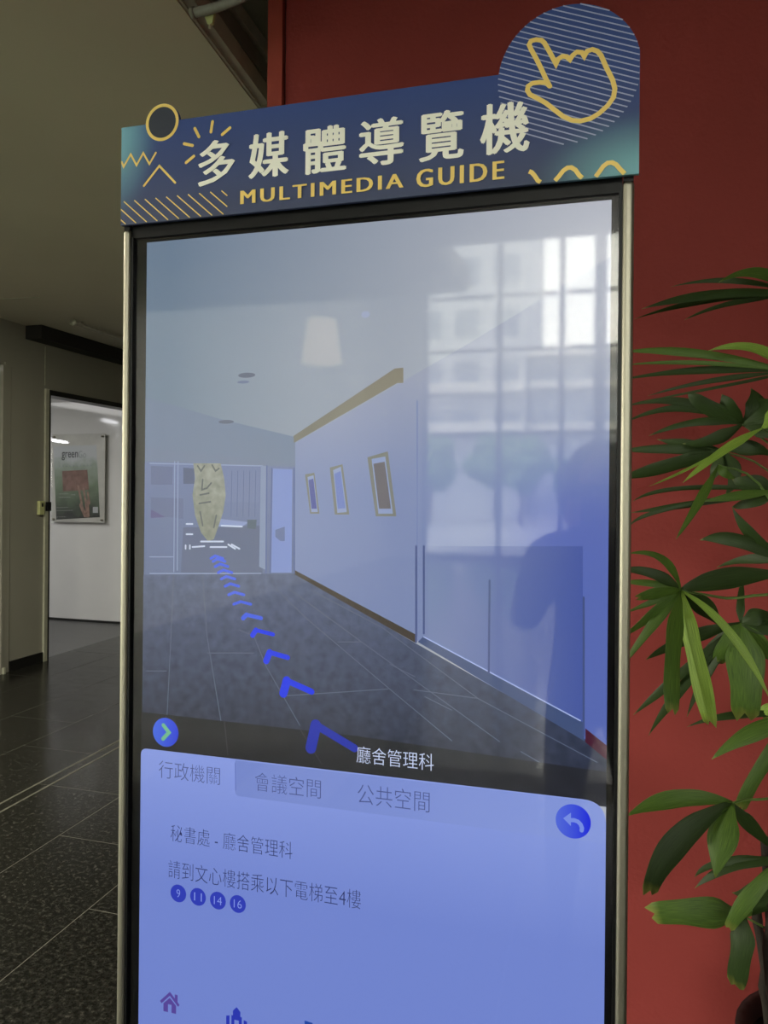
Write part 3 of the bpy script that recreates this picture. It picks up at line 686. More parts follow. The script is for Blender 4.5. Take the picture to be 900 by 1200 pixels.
# blue wayfinding chevrons
def dchev(tip, l, r, wd, m):
    LAY[0] += 1; g = G(); y = YD-.00006*LAY[0]
    wl_, wr_ = (wd if isinstance(wd, tuple) else (wd, wd))
    P = [K(*p, YD) for p in (l, tip, r)]
    g.stroke([P[1]+(P[1]-P[0])*.0, P[0]], wl_, y); g.stroke([P[1], P[2]], wr_, y-.00002)
    return g.build('wayfinding_arrow', m, disp)
mb = E_('screen_arrow_blue', (24, 52, 232)); mb2 = E_('screen_arrow_deep_blue', (30, 46, 168)); mb3 = E_('screen_arrow_pale_blue', (58, 90, 226))
y0 = lay_y()
dchev((371, 849), (365, 876), (416, 876), (.0165, .0115), mb2)
dchev((337, 797), (333, 812), (366, 810), (.013, .009), mb)
dchev((317, 764), (313, 774), (338, 770), (.010, .0075), mb)
dchev((301, 738), (297, 744), (321, 743), (.008, .006), mb)
dchev((290, 720), (286, 724), (307, 724), (.007, .006), mb3)
for (x, y, w_) in ((285, 706.5, 11), (278, 695.5, 10), (273, 685.5, 9), (268.5, 677, 9), (265, 669.5, 9), (261, 662.5, 8.5), (258, 656.5, 8), (255.5, 653, 8)):
    dchev((x-2, y-1.8), (x-w_+1, y+1.2), (x+w_-1, y+1.2), (.0042, .0042), mb3)
# round button with the green chevron
def disc(name, px, py, rpx, m):
    c = K(px, py, YD); r = abs((K(px, py+rpx, YD)-c).y); n = 40
    return G().flat([(c.x+r*math.cos(t*2*math.pi/n), c.y+r*math.sin(t*2*math.pi/n)) for t in range(n)], lay_y()).build(name, m, disp)
disc('round_button', 195.6, 857.3, 16.9, E_('screen_button', (66, 104, 226), (38, 60, 214), K(182, 857, YD).x, K(210, 857, YD).x, axis=0))
dstroke('button_chevron', [[(193, 849), (199.5, 857.5), (192.5, 865)]], .0062, E_('screen_green', (112, 186, 140)))
# white tab panel
def rpoly(name, pts, rad, m):
    out = []; n = len(pts)
    for i in range(n):
        a, b, c = Vector(pts[i-1]), Vector(pts[i]), Vector(pts[(i+1) % n]); r = rad[i]
        if r == 0: out.append(tuple(b)); continue
        u = (a-b).normalized()*r; v = (c-b).normalized()*r
        for k in range(9):
            s = k/8; out.append(tuple((b+u)*(1-s)**2+b*2*s*(1-s)+(b+v)*s*s))
    return G().flat(out, lay_y()).build(name, m, disp)
zp = (K(168, 876, YD).y+K(709, 938, YD).y)/2
xs_, xe_ = xl, xr
rpoly('tab_panel', [(xs_, zbot), (xe_, zbot), (xe_, zp), (xs_, zp)], [0, 0, .03, .011], E_('screen_panel_blue', (116, 136, 211), (138, 157, 227), zbot+.25, zp))
ztab = K(290, 933, YD).y
xt = K(277, 900, YD).x
rpoly('inactive_tab_bar', [(xt, ztab), (xe_, ztab), (xe_, zp-.002), (xt+.0, zp-.002)], [.008, 0, .03, .0], E_('screen_tab_bar', (119, 138, 207), (135, 154, 222), xt, xe_, axis=0))
dstroke('tab_divider', [[(277, 893), (277.5, 925)]], .0012, E_('screen_divider', (98, 114, 190)))
def dtext(txt, L0, B0, R1, T1, m, off=-.012, name='screen_text'):
    """L0,B0: lower left pixel; R1,T1: upper right pixel"""
    a = K(L0, B0, YD); b = K(R1, T1, YD)
    return text_fit(name, txt, a.x, b.x, a.y, b.y, lay_y(), m, disp, off)
mtx = E_('screen_text_dark', (46, 52, 96)); mtg = E_('screen_text_grey', (78, 88, 140)); mtw = E_('screen_text_white', (196, 208, 240))
dtext('廳舍管理科', 418.7, 892.5, 509, 882.4, mtw, -.006)
dtext('行政機關', 187.7, 910, 259.3, 898.4, mtg)
dtext('會議空間', 300, 925.3, 377.3, 912.8, mtg)
dtext('公共空間', 420, 940.3, 504.3, 926.8, mtg)
dtext('秘書處 - 廳舍管理科', 201.7, 984, 344, 985.4, mtx, -.014)
dtext('請到文心樓搭乘以下電梯至4樓', 199, 1026.5, 424, 1042, mtx, -.014)
for n_, x, y in (('9', 210.7, 1045.3), ('11', 233.7, 1049.3), ('14', 257, 1053.6), ('16', 280.3, 1057.5)):
    disc('number_badge', x, y, 10.3, E_('screen_badge', (50, 62, 176)))
    c = K(x, y, YD); hw = .0032 if len(n_) == 1 else .0066
    text_fit('badge_number', n_, c.x-hw, c.x+hw, c.y-.0062, c.y+.0062, lay_y(), E_('screen_badge_text', (128, 146, 226)), disp, -.01)
# back button with curved arrow
disc('back_button', 671.8, 960.8, 20, E_('screen_back_button', (82, 104, 214), (34, 44, 214), K(652, 960, YD).x, K(692, 960, YD).x, axis=0))
c = K(671.8, 960.8, YD); u = .00118
def cu(x, y): return (c.x+x*u, c.y-y*u)
ma = E_('screen_button_arrow', (118, 140, 226)); yy = lay_y()
ga = G(); arc = [cu(-4, -1), cu(1, -1.5), cu(5, -.5), cu(8, 2.2), cu(9.6, 6), cu(9.3, 9)]
ga.stroke([Vector(p) for p in arc], 4.6*u, yy, cap=True); ga.flat([cu(-11, -2.2), cu(-2.5, -9.5), cu(-2.5, 5.5)], yy); ga.build('button_arrow', ma, disp)
# icons along the bottom edge
def icon(name, c, pts_list, u, m, y=None):
    yy = lay_y(); g = G()
    for P in pts_list: g.flat([(c.x+a*u, c.y-b*u) for a, b in P], yy)
    return g.build(name, m, disp)
hc = K(201, 1172, YD); hm = E_('screen_house', (86, 70, 150))
icon('house_icon', hc, [[(-14, 1), (0, -13), (14, 1), (11.5, 3.5), (0, -8), (-11.5, 3.5)], [(7, -11), (11, -11), (11, -2), (7, -6)],
     [(-9, 3), (0, -5.5), (0, 3)], [(9, 3), (0, -5.5), (0, 3)], [(-9, 3), (-2.5, 3), (-2.5, 13), (-9, 13)], [(9, 3), (2.5, 3), (2.5, 13), (9, 13)]], .00123, hm)
bc = K(279, 1193, YD); bm_ = E_('screen_building', (44, 56, 172))
icon('building_icon', bc, [[(-5, -3), (-5, -11), (0, -16), (5, -11), (5, -3)], [(-7, -5), (7, -5), (7, 0), (-7, 0)], [(-7, 0), (-3, 0), (-3, 14), (-7, 14)], [(7, 0), (3, 0), (3, 14), (7, 14)], [(-14, -3), (-9.5, -4), (-9.5, 14), (-14, 14)], [(14, -1), (9.5, -2), (9.5, 14), (14, 14)]], .00123, bm_)
tc_ = K(363, 1203, YD)
icon('tower_icon', tc_, [[(-5, -9), (5, -8), (5, 12), (-5, 12)], [(5, -2), (10, -2), (10, 12), (5, 12)]], .00123, E_('screen_tower', (36, 70, 160)))
a = K(190, 1205, YD); text_fit('screen_text', '首頁', a.x, a.x+.032, a.y-.010, a.y+.008, lay_y(), hm, disp, -.01)
for cx_ in (279, 363, 450, 540, 630): pass

# ---- header sign board
YH = D-.016                                       # its face
def H(px, py): p = onY(px, py, YH); return Vector((p.x, p.z))
hxl = (H(142.5, 150).x+H(141.6, 263).x)/2; hxr = (H(750.5, 75).x+H(748.2, 203).x)/2
hzb = (H(141.6, 263.7).y+H(748, 203.9).y)/2; hzt = (H(142.5, 147.5).y+H(583, 90.5).y)/2
cc = (H(583.6, 90).x+H(751.5, 90).x)/2; cr_ = abs(H(583.6, 90).x-H(751.5, 90).x)/2
ctop = H(662, 6.2).y; ccz = ctop-cr_
rc = H(190.2, 143.6); rr = abs(H(190.2, 121.5).y-H(190.2, 165.7).y)/2
print('header', hxl, hxr, hzb, hzt, 'circle', cc, ccz, cr_, 'ring', rc, rr)
out = [(hxl, hzb), (hxr, hzb)]
a0 = math.acos(min(1, (hxr-cc)/cr_)) if hxr-cc < cr_ else 0
a1 = math.pi-math.asin((hzt-ccz)/cr_) if hzt > ccz else math.pi+math.asin((ccz-hzt)/cr_)
for k in range(41):
    t = a0+(a1-a0)*k/40; out.append((cc+cr_*math.cos(t), ccz+cr_*math.sin(t)))
dx = math.sqrt(max(0, rr*rr-(hzt-rc.y)**2)); b0 = math.atan2(hzt-rc.y, dx); b1 = math.pi-b0
for k in range(31):
    t = b0+(b1-b0)*k/30; out.append((rc.x+rr*math.cos(t), rc.y+rr*math.sin(t)))
out.append((hxl, hzt))
hd = G().plate(out, YH, YH+.006).build('header_sign', M['sign'], ko)
G().box((hxl+.03, YH+.006, hzb+.01), (hxr-.03, D+.02, hzb+.05)).build('header_bracket', M['black'], ko)
HL = [0]
def hy(): HL[0] += 1.5; return YH-.00008*HL[0]
# big disc with pin stripes
n = 64
G().flat([(min(cc+cr_*math.cos(t*2*math.pi/n), hxr), ccz+cr_*math.sin(t*2*math.pi/n)) for t in range(n)], hy()).build('printed_disc', M['discnavy'], hd) if False else None
yy = hy(); g = G()
s0, s1 = H(585, 106), H(735, 146)                # stripe direction
s0, s1 = H(588, 89), H(748, 131); dv = Vector((s1.x-s0.x, s1.y-s0.y)).normalized(); nv = Vector((-dv.y, dv.x))
C0 = Vector((cc, ccz)); NS = 25
for i in range(NS):
    off = -cr_+2*cr_*(i+.7)/NS
    if abs(off) >= cr_*.985: continue
    hl = math.sqrt(cr_**2-off**2); a = C0+nv*off-dv*hl; b = C0+nv*off+dv*hl
    if b.x > hxr-.0005: b = a+(b-a)*((hxr-.0005-a.x)/(b.x-a.x))
    g.stroke([a, b], .0017, yy, cap=False)
g.build('pin_stripes', M['lilac'], hd)
# pointing hand outline
Zh = lambda x, y: H(580+x/5, y/5)
hand = [(318, 500), (300, 465), (270, 400), (240, 340), (212, 290), (200, 262), (212, 240), (240, 233), (272, 236), (290, 252), (318, 300), (358, 375),
        (372, 345), (395, 330), (420, 333), (440, 350), (455, 325), (480, 305), (510, 308), (524, 330), (540, 300), (570, 290), (600, 300), (622, 325), (650, 390), (690, 470),
        (703, 520), (695, 570), (660, 620), (610, 665), (560, 695), (500, 710), (450, 705), (400, 683), (350, 645), (300, 605), (250, 577), (205, 555), (190, 530), (195, 505), (220, 488), (260, 483), (300, 485)]
yy = hy(); G().stroke([Zh(*p) for p in hand[:38]], .0062, yy).stroke([Zh(*p) for p in hand[37:]+[(322, 506)]], .0062, yy-.00006).build('hand_symbol', M['yellow'], hd)
# ring
yy = hy(); n = 48
G().flat([(rc.x+rr*.9*math.cos(t*2*math.pi/n), rc.y+rr*.9*math.sin(t*2*math.pi/n)) for t in range(n)], yy).build('ring_centre', M['ringdark'], hd)
yy = hy(); G().stroke([(rc.x+rr*.9*math.cos(t*2*math.pi/n), rc.y+rr*.9*math.sin(t*2*math.pi/n)) for t in range(n)], .0048, yy, closed=True).build('ring', M['yellow'], hd)
# zigzag, peak, rays
Zs = lambda x, y: H(130+x/5.294, 130+y/5.294)
yy = hy()
g = G(); g.stroke([Vector((max(hxl+.0012, Zs(*p).x), Zs(*p).y)) for p in ((66, 318), (80, 348), (124, 270), (160, 338), (202, 262), (240, 330), (280, 260))], .0030, yy)
g.build('zigzag', M['yellow'], hd)
G().stroke([Zs(*p) for p in ((206, 466), (302, 342), (400, 446))], .0034, hy()).build('peak_line', M['yellow'], hd)
yy = hy()
for a, b in (((632, 68), (622, 132)), ((522, 110), (548, 162)), ((740, 106), (692, 148)), ((456, 205), (508, 216)), ((516, 282), (468, 322))):
    G().stroke([Zs(*a), Zs(*b)], .0046, yy).build('ray', M['yellow'], hd)
# hatching block
yy = hy(); g = G()
bl, br_ = hxl+.0005, Zs(724, 520).x; bb = hzb+.001; bt_ = Zs(400, 528).y
sa, sb = Zs(95, 560), Zs(240, 690); dvv = (sb-sa); slope = dvv.y/dvv.x
step = Zs(160, 555).x-Zs(95, 560).x
x = bl-.2
while x < br_+.02:
    a = Vector((x, bt_)); b = Vector((x+(bb-bt_)/slope, bb))
    t0, t1 = 0, 1
    if a.x < bl: t0 = (bl-a.x)/(b.x-a.x)
    if b.x > br_: t1 = (br_-a.x)/(b.x-a.x)
    if t1 > t0+.02 and t0 < 1: g.stroke([a+(b-a)*t0, a+(b-a)*t1], .0017, yy, cap=False)
    x += step
g.build('hatching', M['yellow'], hd)
# waves at lower right
Zw = lambda x, y: H(580+x/5, y/5)
def clipz(P, zz):
    return [Vector((p.x, max(p.y, zz))) for p in P]
yy = hy()
G().stroke(clipz([Zw(*p) for p in ((200, 1006), (216, 1012), (232, 1030), (252, 1060), (268, 1082))], hzb+.001), .0058, yy, cap=False).build('wave', M['yellow'], hd)
G().stroke(clipz([Zw(*p) for p in ((352, 1070), (375, 1035), (400, 1003), (425, 985), (448, 983), (472, 998), (495, 1030), (512, 1056))], hzb+.001), .0058, yy, cap=False).build('wave', M['yellow'], hd)
G().stroke(clipz([Zw(*p) for p in ((590, 1042), (612, 1008), (636, 975), (660, 957), (686, 954), (710, 966), (735, 995), (760, 1026))], hzb+.001), .0058, yy, cap=False).build('wave', M['yellow'], hd)
# lettering
yy = hy()
for ch, x0, x1, t0, b0_ in (('多', 233, 275.5, 165, 216.5), ('媒', 292, 338.5, 156.5, 207.5), ('體', 356, 405.5, 149, 202.5), ('導', 421.5, 473, 139.5, 193.5), ('覽', 491.5, 543, 131, 187.5), ('機', 563, 620, 121, 179.5)):
    c = (x0+x1)/2; lo_ = H(c, b0_); hi_ = H(c, t0); A, B = H(x0, 190).x+.0012, H(x1, 190).x-.0012
    g = G()
    for kk, (ox, oz) in enumerate(((0, 0), (.0019, 0), (-.0019, 0), (0, .0009), (0, -.0009), (.001, 0), (-.001, 0))):
        text_fit('x', ch, A+ox, B+ox, lo_.y+oz, hi_.y+oz, yy-.00006*kk, None, None, 0, gobj=g)
    g.build('title_character', M['cream'], hd)
yy = hy(); g = G()
for txt, x0, b0_, x1, t1 in (('MULTIMEDIA', 282.5, 240, 472, 203.5), ('GUIDE', 488.5, 220.8, 590, 188.6)):
    a, b = H(x0, b0_), H(x1, t1)
    for kk, ox in enumerate((0, .0008, .0016, -.0006)): text_fit('x', txt, a.x+ox, b.x+ox, a.y, b.y, yy-.00006*kk-.0003, None, None, 0, gobj=g)
g.build('subtitle_lettering', M['yellow'], hd)

# ------------------------------------------------------------------ lady palm beside the kiosk
palm = thing('lady_palm', 'potted lady palm with fan fronds in front of the red wall', 'plant', (.52, 1.78, 0))
pc = (.52, 1.78, 0)
po_ = G(); po_.lathe([(0, 0), (.15, 0), (.165, .02), (.20, .30), (.215, .31), (.215, .335), (.195, .335), (.19, .29), (0, .29)], pc, 36); po_.build('pot', M['pot'], palm, True)
sg = G(); sg.lathe([(0, .302), (.10, .306), (.192, .296)], pc, 24); sg.build('soil', M['soil'], palm, True)
def leaflet(parent, hub, tip, via, yh, yt, wpx, m, blunt=False, seed=0, ym=None):
    """hub/tip/via are picture points; they are carried to depths yh, yt and ym"""
    rnd = random.Random(seed)
    P0 = onY(*hub, yh); P2 = onY(*tip, yt); ym = (yh+yt)/2-.015 if ym is None else ym; Pm = onY(*via, ym)
    P1 = Pm*2-(P0+P2)*.5
    scale = (Pm-CAM).length/F; W = wpx*scale
    N = 14; vs = []; fs = []; uvs = []
    tl_ = rnd.uniform(-.5, .5)
    for i in range(N+1):
        s = i/N; c = P0*(1-s)**2+P1*2*s*(1-s)+P2*s*s
        t = ((P1-P0)*(1-s)+(P2-P1)*s).normalized()
        view = (c-CAM).normalized()
        a = t.cross(view)
        if a.length < 1e-4: a = Vector((0, 0, 1))
        a.normalize(); nrm = a.cross(t).normalized()
        a = (a*math.cos(tl_)+nrm*math.sin(tl_)).normalized(); nrm = a.cross(t).normalized()
        prof = min(1, .18+s*2.6)
        if blunt: prof *= 1-.30*max(0, (s-.6)/.4)**2
        else: prof *= max(.03, (1-max(0, (s-.45)/.55)**1.8))
        prof *= .95+.1*math.sin(s*9+seed)
        hw = W*.5*prof/max(.5, abs(math.cos(tl_)))
        for j in range(5):
            q = (j-2)/2
            rz = (0.26 if j in (1, 3) else (-.16 if j == 2 else 0))*hw
            e = Vector((0, 0, 0))
            if blunt and i == N: e = t*W*(.34 if j % 2 else .02)*(.6+.6*rnd.random())
            vs.append(c+a*q*hw+nrm*rz+e); uvs.append((j/4, s))
    for i in range(N):
        for j in range(4): fs.append((i*5+j, i*5+j+1, (i+1)*5+j+1, (i+1)*5+j))
    o = obj('leaflet', vs, fs, m, parent, True)
    uvl = o.data.uv_layers.new(name='UVMap')
    for lp in o.data.loops: uvl.data[lp.index].uv = uvs[lp.vertex_index]
    sol = o.modifiers.new('thickness', 'SOLIDIFY'); sol.thickness = .0006
    return o
LD, LM, LL = M['leafdark'], M['leafmid'], M['leaflight']
fronds = [
 # hub, depth, petiole route, [(tip, via, width, material, blunt, tip depth offset)]
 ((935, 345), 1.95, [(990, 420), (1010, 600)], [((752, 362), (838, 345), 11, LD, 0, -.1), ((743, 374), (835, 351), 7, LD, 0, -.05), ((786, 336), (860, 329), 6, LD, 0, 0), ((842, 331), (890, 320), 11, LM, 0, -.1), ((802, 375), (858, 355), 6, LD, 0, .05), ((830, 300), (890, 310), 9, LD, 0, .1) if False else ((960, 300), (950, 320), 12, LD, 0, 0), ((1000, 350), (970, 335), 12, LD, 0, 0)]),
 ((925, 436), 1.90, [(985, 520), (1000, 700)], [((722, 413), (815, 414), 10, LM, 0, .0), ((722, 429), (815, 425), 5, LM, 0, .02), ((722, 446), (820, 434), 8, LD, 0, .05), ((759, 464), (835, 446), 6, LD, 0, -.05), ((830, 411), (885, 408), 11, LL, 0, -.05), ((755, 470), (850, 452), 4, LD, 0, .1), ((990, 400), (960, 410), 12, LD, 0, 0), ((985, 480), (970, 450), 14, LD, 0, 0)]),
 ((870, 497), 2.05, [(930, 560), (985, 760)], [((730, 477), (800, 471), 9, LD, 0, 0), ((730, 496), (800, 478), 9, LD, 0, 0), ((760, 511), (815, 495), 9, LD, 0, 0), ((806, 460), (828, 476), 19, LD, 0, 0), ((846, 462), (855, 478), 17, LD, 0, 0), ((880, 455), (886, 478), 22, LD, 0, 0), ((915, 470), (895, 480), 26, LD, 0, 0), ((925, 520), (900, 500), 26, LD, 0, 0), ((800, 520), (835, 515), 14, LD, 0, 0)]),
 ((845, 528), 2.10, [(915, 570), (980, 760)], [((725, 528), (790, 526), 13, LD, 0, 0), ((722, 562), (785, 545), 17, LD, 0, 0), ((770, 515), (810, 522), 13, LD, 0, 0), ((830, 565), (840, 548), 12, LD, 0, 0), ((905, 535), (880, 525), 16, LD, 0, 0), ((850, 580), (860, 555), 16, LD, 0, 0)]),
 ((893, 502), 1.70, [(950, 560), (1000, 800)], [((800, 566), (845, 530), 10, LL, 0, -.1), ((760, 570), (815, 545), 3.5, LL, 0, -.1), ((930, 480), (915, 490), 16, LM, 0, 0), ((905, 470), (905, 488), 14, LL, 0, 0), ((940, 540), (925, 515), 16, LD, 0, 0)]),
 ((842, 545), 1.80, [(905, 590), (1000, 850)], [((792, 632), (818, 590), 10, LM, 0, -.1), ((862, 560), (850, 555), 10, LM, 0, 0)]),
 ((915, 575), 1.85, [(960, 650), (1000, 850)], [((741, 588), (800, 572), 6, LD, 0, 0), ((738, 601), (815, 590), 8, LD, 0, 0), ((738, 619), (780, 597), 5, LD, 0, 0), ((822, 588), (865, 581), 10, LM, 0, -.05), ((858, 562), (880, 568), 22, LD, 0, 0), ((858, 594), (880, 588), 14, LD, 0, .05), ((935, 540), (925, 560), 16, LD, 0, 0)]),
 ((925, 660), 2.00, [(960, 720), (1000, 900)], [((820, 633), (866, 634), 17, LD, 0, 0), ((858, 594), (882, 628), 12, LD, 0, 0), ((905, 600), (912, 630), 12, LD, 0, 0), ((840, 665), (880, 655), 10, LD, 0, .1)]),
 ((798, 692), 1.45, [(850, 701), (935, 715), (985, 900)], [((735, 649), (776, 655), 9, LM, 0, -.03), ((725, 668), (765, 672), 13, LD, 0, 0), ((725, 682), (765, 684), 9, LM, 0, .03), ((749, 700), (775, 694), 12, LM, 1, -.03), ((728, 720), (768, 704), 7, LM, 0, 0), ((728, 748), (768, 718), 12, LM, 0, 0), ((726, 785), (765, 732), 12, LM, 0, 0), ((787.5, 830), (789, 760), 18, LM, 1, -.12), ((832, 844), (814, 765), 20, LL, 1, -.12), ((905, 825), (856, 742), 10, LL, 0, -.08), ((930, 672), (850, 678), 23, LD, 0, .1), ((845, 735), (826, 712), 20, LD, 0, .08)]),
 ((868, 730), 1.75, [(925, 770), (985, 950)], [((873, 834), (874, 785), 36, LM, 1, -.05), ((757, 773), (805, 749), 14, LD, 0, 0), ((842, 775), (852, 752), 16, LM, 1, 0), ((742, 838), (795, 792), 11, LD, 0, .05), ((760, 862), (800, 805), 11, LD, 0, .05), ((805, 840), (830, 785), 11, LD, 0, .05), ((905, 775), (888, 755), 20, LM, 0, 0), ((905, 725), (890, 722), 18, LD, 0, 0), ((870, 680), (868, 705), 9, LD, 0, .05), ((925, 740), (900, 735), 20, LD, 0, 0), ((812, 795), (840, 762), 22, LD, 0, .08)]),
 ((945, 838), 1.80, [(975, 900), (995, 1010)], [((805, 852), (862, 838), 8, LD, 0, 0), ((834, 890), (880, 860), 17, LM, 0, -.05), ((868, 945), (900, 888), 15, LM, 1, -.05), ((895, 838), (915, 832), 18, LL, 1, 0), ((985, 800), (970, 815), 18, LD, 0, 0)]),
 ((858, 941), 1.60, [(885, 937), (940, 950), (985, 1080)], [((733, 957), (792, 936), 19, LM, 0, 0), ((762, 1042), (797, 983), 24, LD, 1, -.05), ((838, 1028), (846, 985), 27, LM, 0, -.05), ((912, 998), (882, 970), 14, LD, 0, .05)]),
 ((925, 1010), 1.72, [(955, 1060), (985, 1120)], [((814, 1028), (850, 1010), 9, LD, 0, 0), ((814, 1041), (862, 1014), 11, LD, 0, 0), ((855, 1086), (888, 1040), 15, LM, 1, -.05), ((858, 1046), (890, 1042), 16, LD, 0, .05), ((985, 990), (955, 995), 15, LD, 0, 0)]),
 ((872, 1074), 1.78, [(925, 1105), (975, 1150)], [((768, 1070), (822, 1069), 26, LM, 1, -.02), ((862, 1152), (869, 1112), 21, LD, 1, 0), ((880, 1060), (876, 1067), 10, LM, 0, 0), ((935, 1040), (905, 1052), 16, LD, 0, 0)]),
]
for hx, hy_, y_ in ((1010, 300, 1.9), (1090, 420, 1.7), (1040, 560, 1.95), (1120, 640, 1.8), (1030, 760, 1.6), (1110, 850, 1.9), (1060, 960, 1.7), (1150, 520, 1.95)):
    lv = []
    for k in range(8):
        th = R(-150+k*34); L = random.uniform(105, 150)
        tp = (hx+L*math.cos(th), hy_-L*math.sin(th)*.8+25); lv.append((tp, ((hx+tp[0])/2, (hy_+tp[1])/2-10), random.uniform(15, 22), LM if k % 3 else LD, k % 2, 0))
    lv = [q_ for q_ in lv if q_[0][0] > 925]
    fronds.append(((hx, hy_), y_, [(1030, hy_+110), (1010, max(hy_+200, 900))], lv))
sd_ = 0
for hub, yh, route, leaves in fronds:
    yh = 1.3+(yh-1.3)*.8
    hp = onY(*hub, yh)
    fr = None
    pts = [hp]+[onY(a, b, min(1.95, yh+.03*(i+1))) for i, (a, b) in enumerate(route)]
    last = pts[-1]; pts.append(Vector((pc[0]+random.uniform(-.07, .07), pc[1]+random.uniform(-.07, .07), max(.5, last.z-.18))))
    # smooth the route
    sm = []
    for i in range(len(pts)-1):
        a = pts[max(i-1, 0)]; b = pts[i]; c = pts[i+1]; d = pts[min(i+2, len(pts)-1)]
        for k in range(5):
            s = k/5; sm.append(.5*((2*b)+(c-a)*s+(2*a-5*b+4*c-d)*s*s+(-a+3*b-3*c+d)*s**3))
    sm.append(pts[-1])
    fr = G().tube(sm, [.0022+.0014*i/len(sm) for i in range(len(sm))], 7).build('frond', M['petiole'], palm, True)
    for tip, via, wpx, m, blunt, off in leaves:
        sd_ += 1
        leaflet(fr, hub, tip, via, yh, min(yh+off+random.uniform(-.02, .02), 2.05), wpx, m, bool(blunt), sd_)
# canes
for i in range(13):
    th = i*2.4; rr_ = .06+.010*i; bx, by = pc[0]+rr_*math.cos(th), pc[1]+rr_*math.sin(th)
    h = random.uniform(.5, 1.25)
    pts = [(bx+random.uniform(-.004, .004)+.03*math.cos(th)*k/9, by+.03*math.sin(th)*k/9, .295+(h-.295)*k/9) for k in range(10)]
    G().tube(pts, [.009+(.0025 if k % 2 else 0) for k in range(10)], 10).build('cane', M['cane'], palm, True)

# ------------------------------------------------------------------ the person taking the photograph (seen in the glass)
PX, PY = .02, -.40
per = thing('person', 'person in dark clothes holding a phone up before the kiosk', 'person', (PX, PY, 0))
def skin_mesh(name, nodes, edges, root, m, parent, sub=2):
    me = bpy.data.meshes.new(name); o0 = Vector(parent['_o'])
    me.from_pydata([tuple(Vector(n[0])-o0) for n in nodes], edges, [])
    o = bpy.data.objects.new(name, me); COL.objects.link(o); o.parent = parent; o['_o'] = tuple(o0)
    md = o.modifiers.new('skin', 'SKIN'); md.use_smooth_shade = True
    for i, n in enumerate(nodes):
        sv = me.skin_vertices[0].data[i]; r = n[1]; sv.radius = r if isinstance(r, tuple) else (r, r)
        sv.use_root = (i == root)
    s = o.modifiers.new('sub', 'SUBSURF'); s.levels = sub; s.render_levels = sub
    me.materials.append(m); return o
def w3(x, y, z): return (PX+x, PY+y, z)
nodes = [(w3(0, 0, .92), (.155, .105)), (w3(0, .005, 1.08), (.145, .095)), (w3(0, .01, 1.24), (.165, .10)), (w3(0, 0, 1.34), (.10, .07)), (w3(0, .005, 1.41), .052), (w3(0, .01, 1.46), .05),
         (w3(-.19, 0, 1.315), .062), (w3(-.24, .04, 1.08), .050), (w3(-.10, .27, 1.33), .036), (w3(-.055, .34, 1.42), .026),
         (w3(.19, 0, 1.315), .062), (w3(.24, .04, 1.08), .050), (w3(.10, .27, 1.33), .036), (w3(.055, .34, 1.42), .026),
         (w3(-.09, 0, .84), .095), (w3(-.11, .01, .48), .062), (w3(-.12, -.02, .10), .042), (w3(-.13, .12, .045), .036),
         (w3(.09, 0, .84), .095), (w3(.11, .01, .48), .062), (w3(.12, -.02, .10), .042), (w3(.13, .12, .045), .036)]
ed_ = [(0, 1), (1, 2), (2, 3), (3, 4), (4, 5), (3, 6), (6, 7), (7, 8), (8, 9), (3, 10), (10, 11), (11, 12), (12, 13), (0, 14), (14, 15), (15, 16), (16, 17), (0, 18), (18, 19), (19, 20), (20, 21)]
skin_mesh('clothing', nodes, ed_, 0, M['shirt'], per)
def ellipsoid(c, r, nu=20, nv=14, fn=None):
    vs = []; fs = []
    for i in range(nv+1):
        ph = math.pi*i/nv
        for j in range(nu):
            th = 2*math.pi*j/nu; v = Vector((math.sin(ph)*math.cos(th), math.sin(ph)*math.sin(th), math.cos(ph)))
            if fn: v = fn(v)
            vs.append(Vector(c)+Vector((v.x*r[0], v.y*r[1], v.z*r[2])))
    for i in range(nv):
        for j in range(nu):
            j2 = (j+1) % nu; fs.append((i*nu+j, i*nu+j2, (i+1)*nu+j2, (i+1)*nu+j))
    return vs, fs
def headf(v):
    q = v.copy()
    if q.z < 0: q.x *= 1+.28*q.z; q.y = q.y*(1+.10*q.z)+.10*(-q.z)
    return q
hc_ = w3(0, .02, 1.545)
vs, fs = ellipsoid(hc_, (.075, .095, .108), fn=headf); g = G(); g.add(vs, fs)
g.add(*ellipsoid(w3(0, .122, 1.53), (.012, .016, .020), 10, 8))
for s in (-1, 1): g.add(*ellipsoid(w3(s*.078, .012, 1.54), (.010, .018, .030), 10, 8))
g.tube([w3(0, .0, 1.40), w3(0, .01, 1.48)], .052, 14); head = g.build('head', M['skin'], per, True)
for s in (-1, 1):
    g = G(); g.add(*ellipsoid(w3(s*.031, .102, 1.552), (.013, .010, .008), 10, 8)); g.build('eye', M['cream'], head, True)
    g = G(); g.add(*ellipsoid(w3(s*.031, .111, 1.552), (.006, .003, .006), 8, 6)); g.build('pupil', M['hair'], head, True)
g = G(); g.add(*ellipsoid(w3(0, .108, 1.492), (.024, .010, .007), 12, 8)); g.build('mouth', mat('lips', (.35, .14, .11), .5), head, True)
def hairf(v):
    q = v.copy()
    if q.y > .35 and q.z < .35: q *= .86
    if q.z < -.3: q.z = -.3+(q.z+.3)*1.9; q.x *= 1.35
    return q
g = G(); g.add(*ellipsoid((hc_[0], hc_[1]-.03, hc_[2]+.008), (.118, .105, .118), fn=hairf)); g.build('hair', M['hair'], per, True)
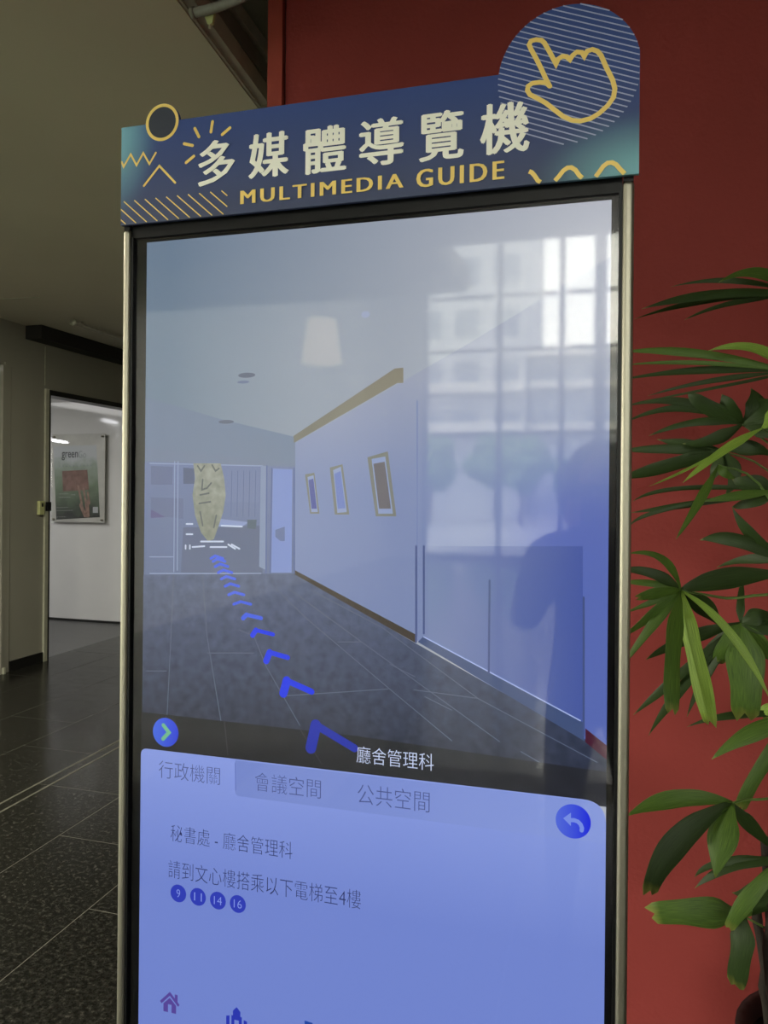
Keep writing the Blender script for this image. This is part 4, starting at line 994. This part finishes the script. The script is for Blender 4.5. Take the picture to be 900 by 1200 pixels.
# hands closing on the phone's long sides
PHY = -.022; pz = 1.455
for s in (-1, 1):
    wv = Vector(w3(s*.055, .34, 1.42)); palm_c = Vector((s*.062, PHY-.028, 1.445))
    nd = [(tuple(wv), (.024, .018)), (tuple((wv+palm_c)/2), (.028, .016)), (tuple(palm_c), (.034, .013))]; ed2 = [(0, 1), (1, 2)]
    for k in range(4):
        z = 1.415+k*.021; L = (.85, 1, 1.05, .95)[3-k]
        b = len(nd)
        nd += [((s*.066, PHY-.010, z), .0092), ((s*.058, PHY+.0125, z+.002), .0086), ((s*(.058-.020*L), PHY+.0165, z+.003), .0078)]
        ed2 += [(2, b), (b, b+1), (b+1, b+2)]
    b = len(nd); nd += [((s*.050, PHY-.030, 1.475), .0105), ((s*.032, PHY-.022, 1.492), .0088)]; ed2 += [(2, b), (b, b+1)]
    skin_mesh('hand', nd, ed2, 0, M['skin'], per, 1)
ph = thing('phone', 'black phone held upright in both hands', 'phone', (0, PHY, 1.38))
bevel(G().box((-.058+.02, PHY-.004, 1.375), (.058-.02, PHY+.004, 1.525)).build('body', M['black'], ph), .003)
G().box((-.034, PHY-.0048, 1.38), (.034, PHY-.0041, 1.52)).build('screen', emis('phone_screen', (60, 64, 84), k=.6), ph)
G().tube([(0, PHY+.004, 1.5), (0, PHY+.0065, 1.5)], .008, 16).build('lens_ring', M['alu'], ph, True)

# ------------------------------------------------------------------ the glazed end of the lobby, behind the viewer
mul = [-3.75, -2.07, -.73, .07, 1.4, 2.7, 4.1]; trans = [0, 2.83, 4.7, 5.9, 7.15]
ww = struct(G().box((XL, YW-.2, 0), (mul[0]-.06, YW, HA)).build('wall_window_side', M['white2']))
g = G().box((mul[0]-.06, YW-.2, trans[-1]), (XR, YW, HA)).build('lintel_panel', M['white2'], ww)
wf = struct(G().box((mul[0]-.06, YW-.14, 0), (XR, YW-.02, .10)).build('window_1', M['mullion']))
for i, x in enumerate(mul):
    hw = .12 if i in (3,) else .06
    G().box((x-hw, YW-.14, .10), (x+hw, YW-.02, trans[-1])).build('mullion', M['mullion'], wf)
for z in trans[1:]:
    for i in range(len(mul)-1): G().box((mul[i]+.12, YW-.13, z-.07), (mul[i+1]-.12, YW-.03, z+.0)).build('transom', M['mullion'], wf)
for i in range(len(mul)-1):
    for j in range(len(trans)-1):
        G().add([(mul[i]+.06, YW-.08, trans[j]+.0), (mul[i+1]-.06, YW-.08, trans[j]), (mul[i+1]-.06, YW-.08, trans[j+1]-.06), (mul[i]+.06, YW-.08, trans[j+1]-.06)], [(0, 1, 2, 3)]).build('pane', M['pane'], wf)
# pendant lamp in the lobby
pl_c = onY(377, 400, 2*D+5.2); pl_c = Vector((pl_c.x, -5.2, pl_c.z))
pt = thing('pendant_lamp', 'cream drum pendant lamp hanging in the lobby', 'lamp', tuple(pl_c))
g = G(); g.lathe([(.14, .22), (.145, .22), (.21, -.22), (.205, -.22), (.14, .22)], pl_c, 32); g.build('shade', M['shade'], pt, True)
G().tube([pl_c+Vector((0, 0, .22)), Vector((pl_c.x, pl_c.y, HA))], .006, 8).build('cord', M['black'], pt)

# ------------------------------------------------------------------ outdoors, seen in the glass
struct(G().box((-60, -140, -.25), (60, YW-.3, -.02)).build('paved_ground', M['concrete']))
struct(G().box((-60, YW-.3, -.25), (XL-9.8, 14, -.02)).box((XL-9.8, YW-.3, -.25), (XL-.2, 2.45, -.02)).box((XR+.2, YW-.3, -.25), (60, 14, -.02)).build('added_lawn', M['added_lawn']))  # unseen dark grass at the sides, added to cut light bounced indoors
def building(name_label, x0, x1, ya, yb, h, m, rows, cols, wh, ww_, first, cat='building'):
    t = thing('building', name_label, cat, ((x0+x1)/2, ya, -.02))
    G().box((x0, yb, -.02), (x1, ya, h)).build('wall', m, t)
    me = None
    for r_ in range(rows):
        for c_ in range(cols):
            cx = x0+(x1-x0)*(c_+.5)/cols; cz_ = first+(h-first)*(r_+.5)/rows
            if me is None:
                o = G().box((cx-ww_/2, ya, cz_-wh/2), (cx+ww_/2, ya+.08, cz_+wh/2)).build('window', M['darkglass'], t); me = o.data; bx_, bz_ = cx, cz_
            else:
                o = bpy.data.objects.new('window', me); COL.objects.link(o); o.parent = t; o.location = (cx-bx_, 0, cz_-bz_)
    return t
building('pale tall office block outside beyond the glazing', -24, -4.2, -45, -60, 40, M['facade'], 11, 8, 1.7, 1.5, 4)
lb = building('low grey block outside beside the pale office block', -4.1, 30, -46, -58, 10.4, M['facade2'], 2, 12, .6, 1.6, 5)
for z in (5.4, 8.0, 10.0):
    G().box((-4.1, -46, z), (30, -45.4, z+.45)).build('balcony_band', M['band'], lb)
G().box((-12, -44.9, 7.7), (-4.2, -44.0, 8.3)).build('balcony_band', M['band'], lb)
G().box((-12, -44.9, 5.2), (-4.2, -44.0, 5.8)).build('balcony_band', M['band'], lb)
for i, (x, y, h, r_) in enumerate(((-7.6, -33, 3.0, 1.6), (-5.0, -37, 3.3, 1.7), (-3.2, -32, 2.8, 1.4), (-10.8, -38, 3.2, 1.8), (-1.0, -38.5, 2.4, 1.3), (3.5, -36, 3.2, 1.8))):
    t = thing('tree', 'small round green tree on the paving outside, ' + ('second from left', 'third from left', 'fourth from left', 'leftmost of the row', 'shortest of the row', 'rightmost of the row')[i], 'tree', (x, y, -.02), 'trees outside')
    G().tube([(x, y, -.02), (x+.05, y, h-.6)], [.12, .08], 8).build('trunk', M['bark'], t, True)
    g = G()
    for k in range(16):
        th = random.uniform(0, 6.28); rr_ = random.uniform(0, r_*.6); zz = h+random.uniform(-.9, .7)
        g.add(*ellipsoid((x+rr_*math.cos(th), y+rr_*math.sin(th), zz), (r_*.5, r_*.5, r_*.42), 9, 6, lambda v: v*random.uniform(.85, 1.12)))
    g.build('crown', M['foliage'], t)

for o in S.objects:
    if '_o' in o: del o['_o']
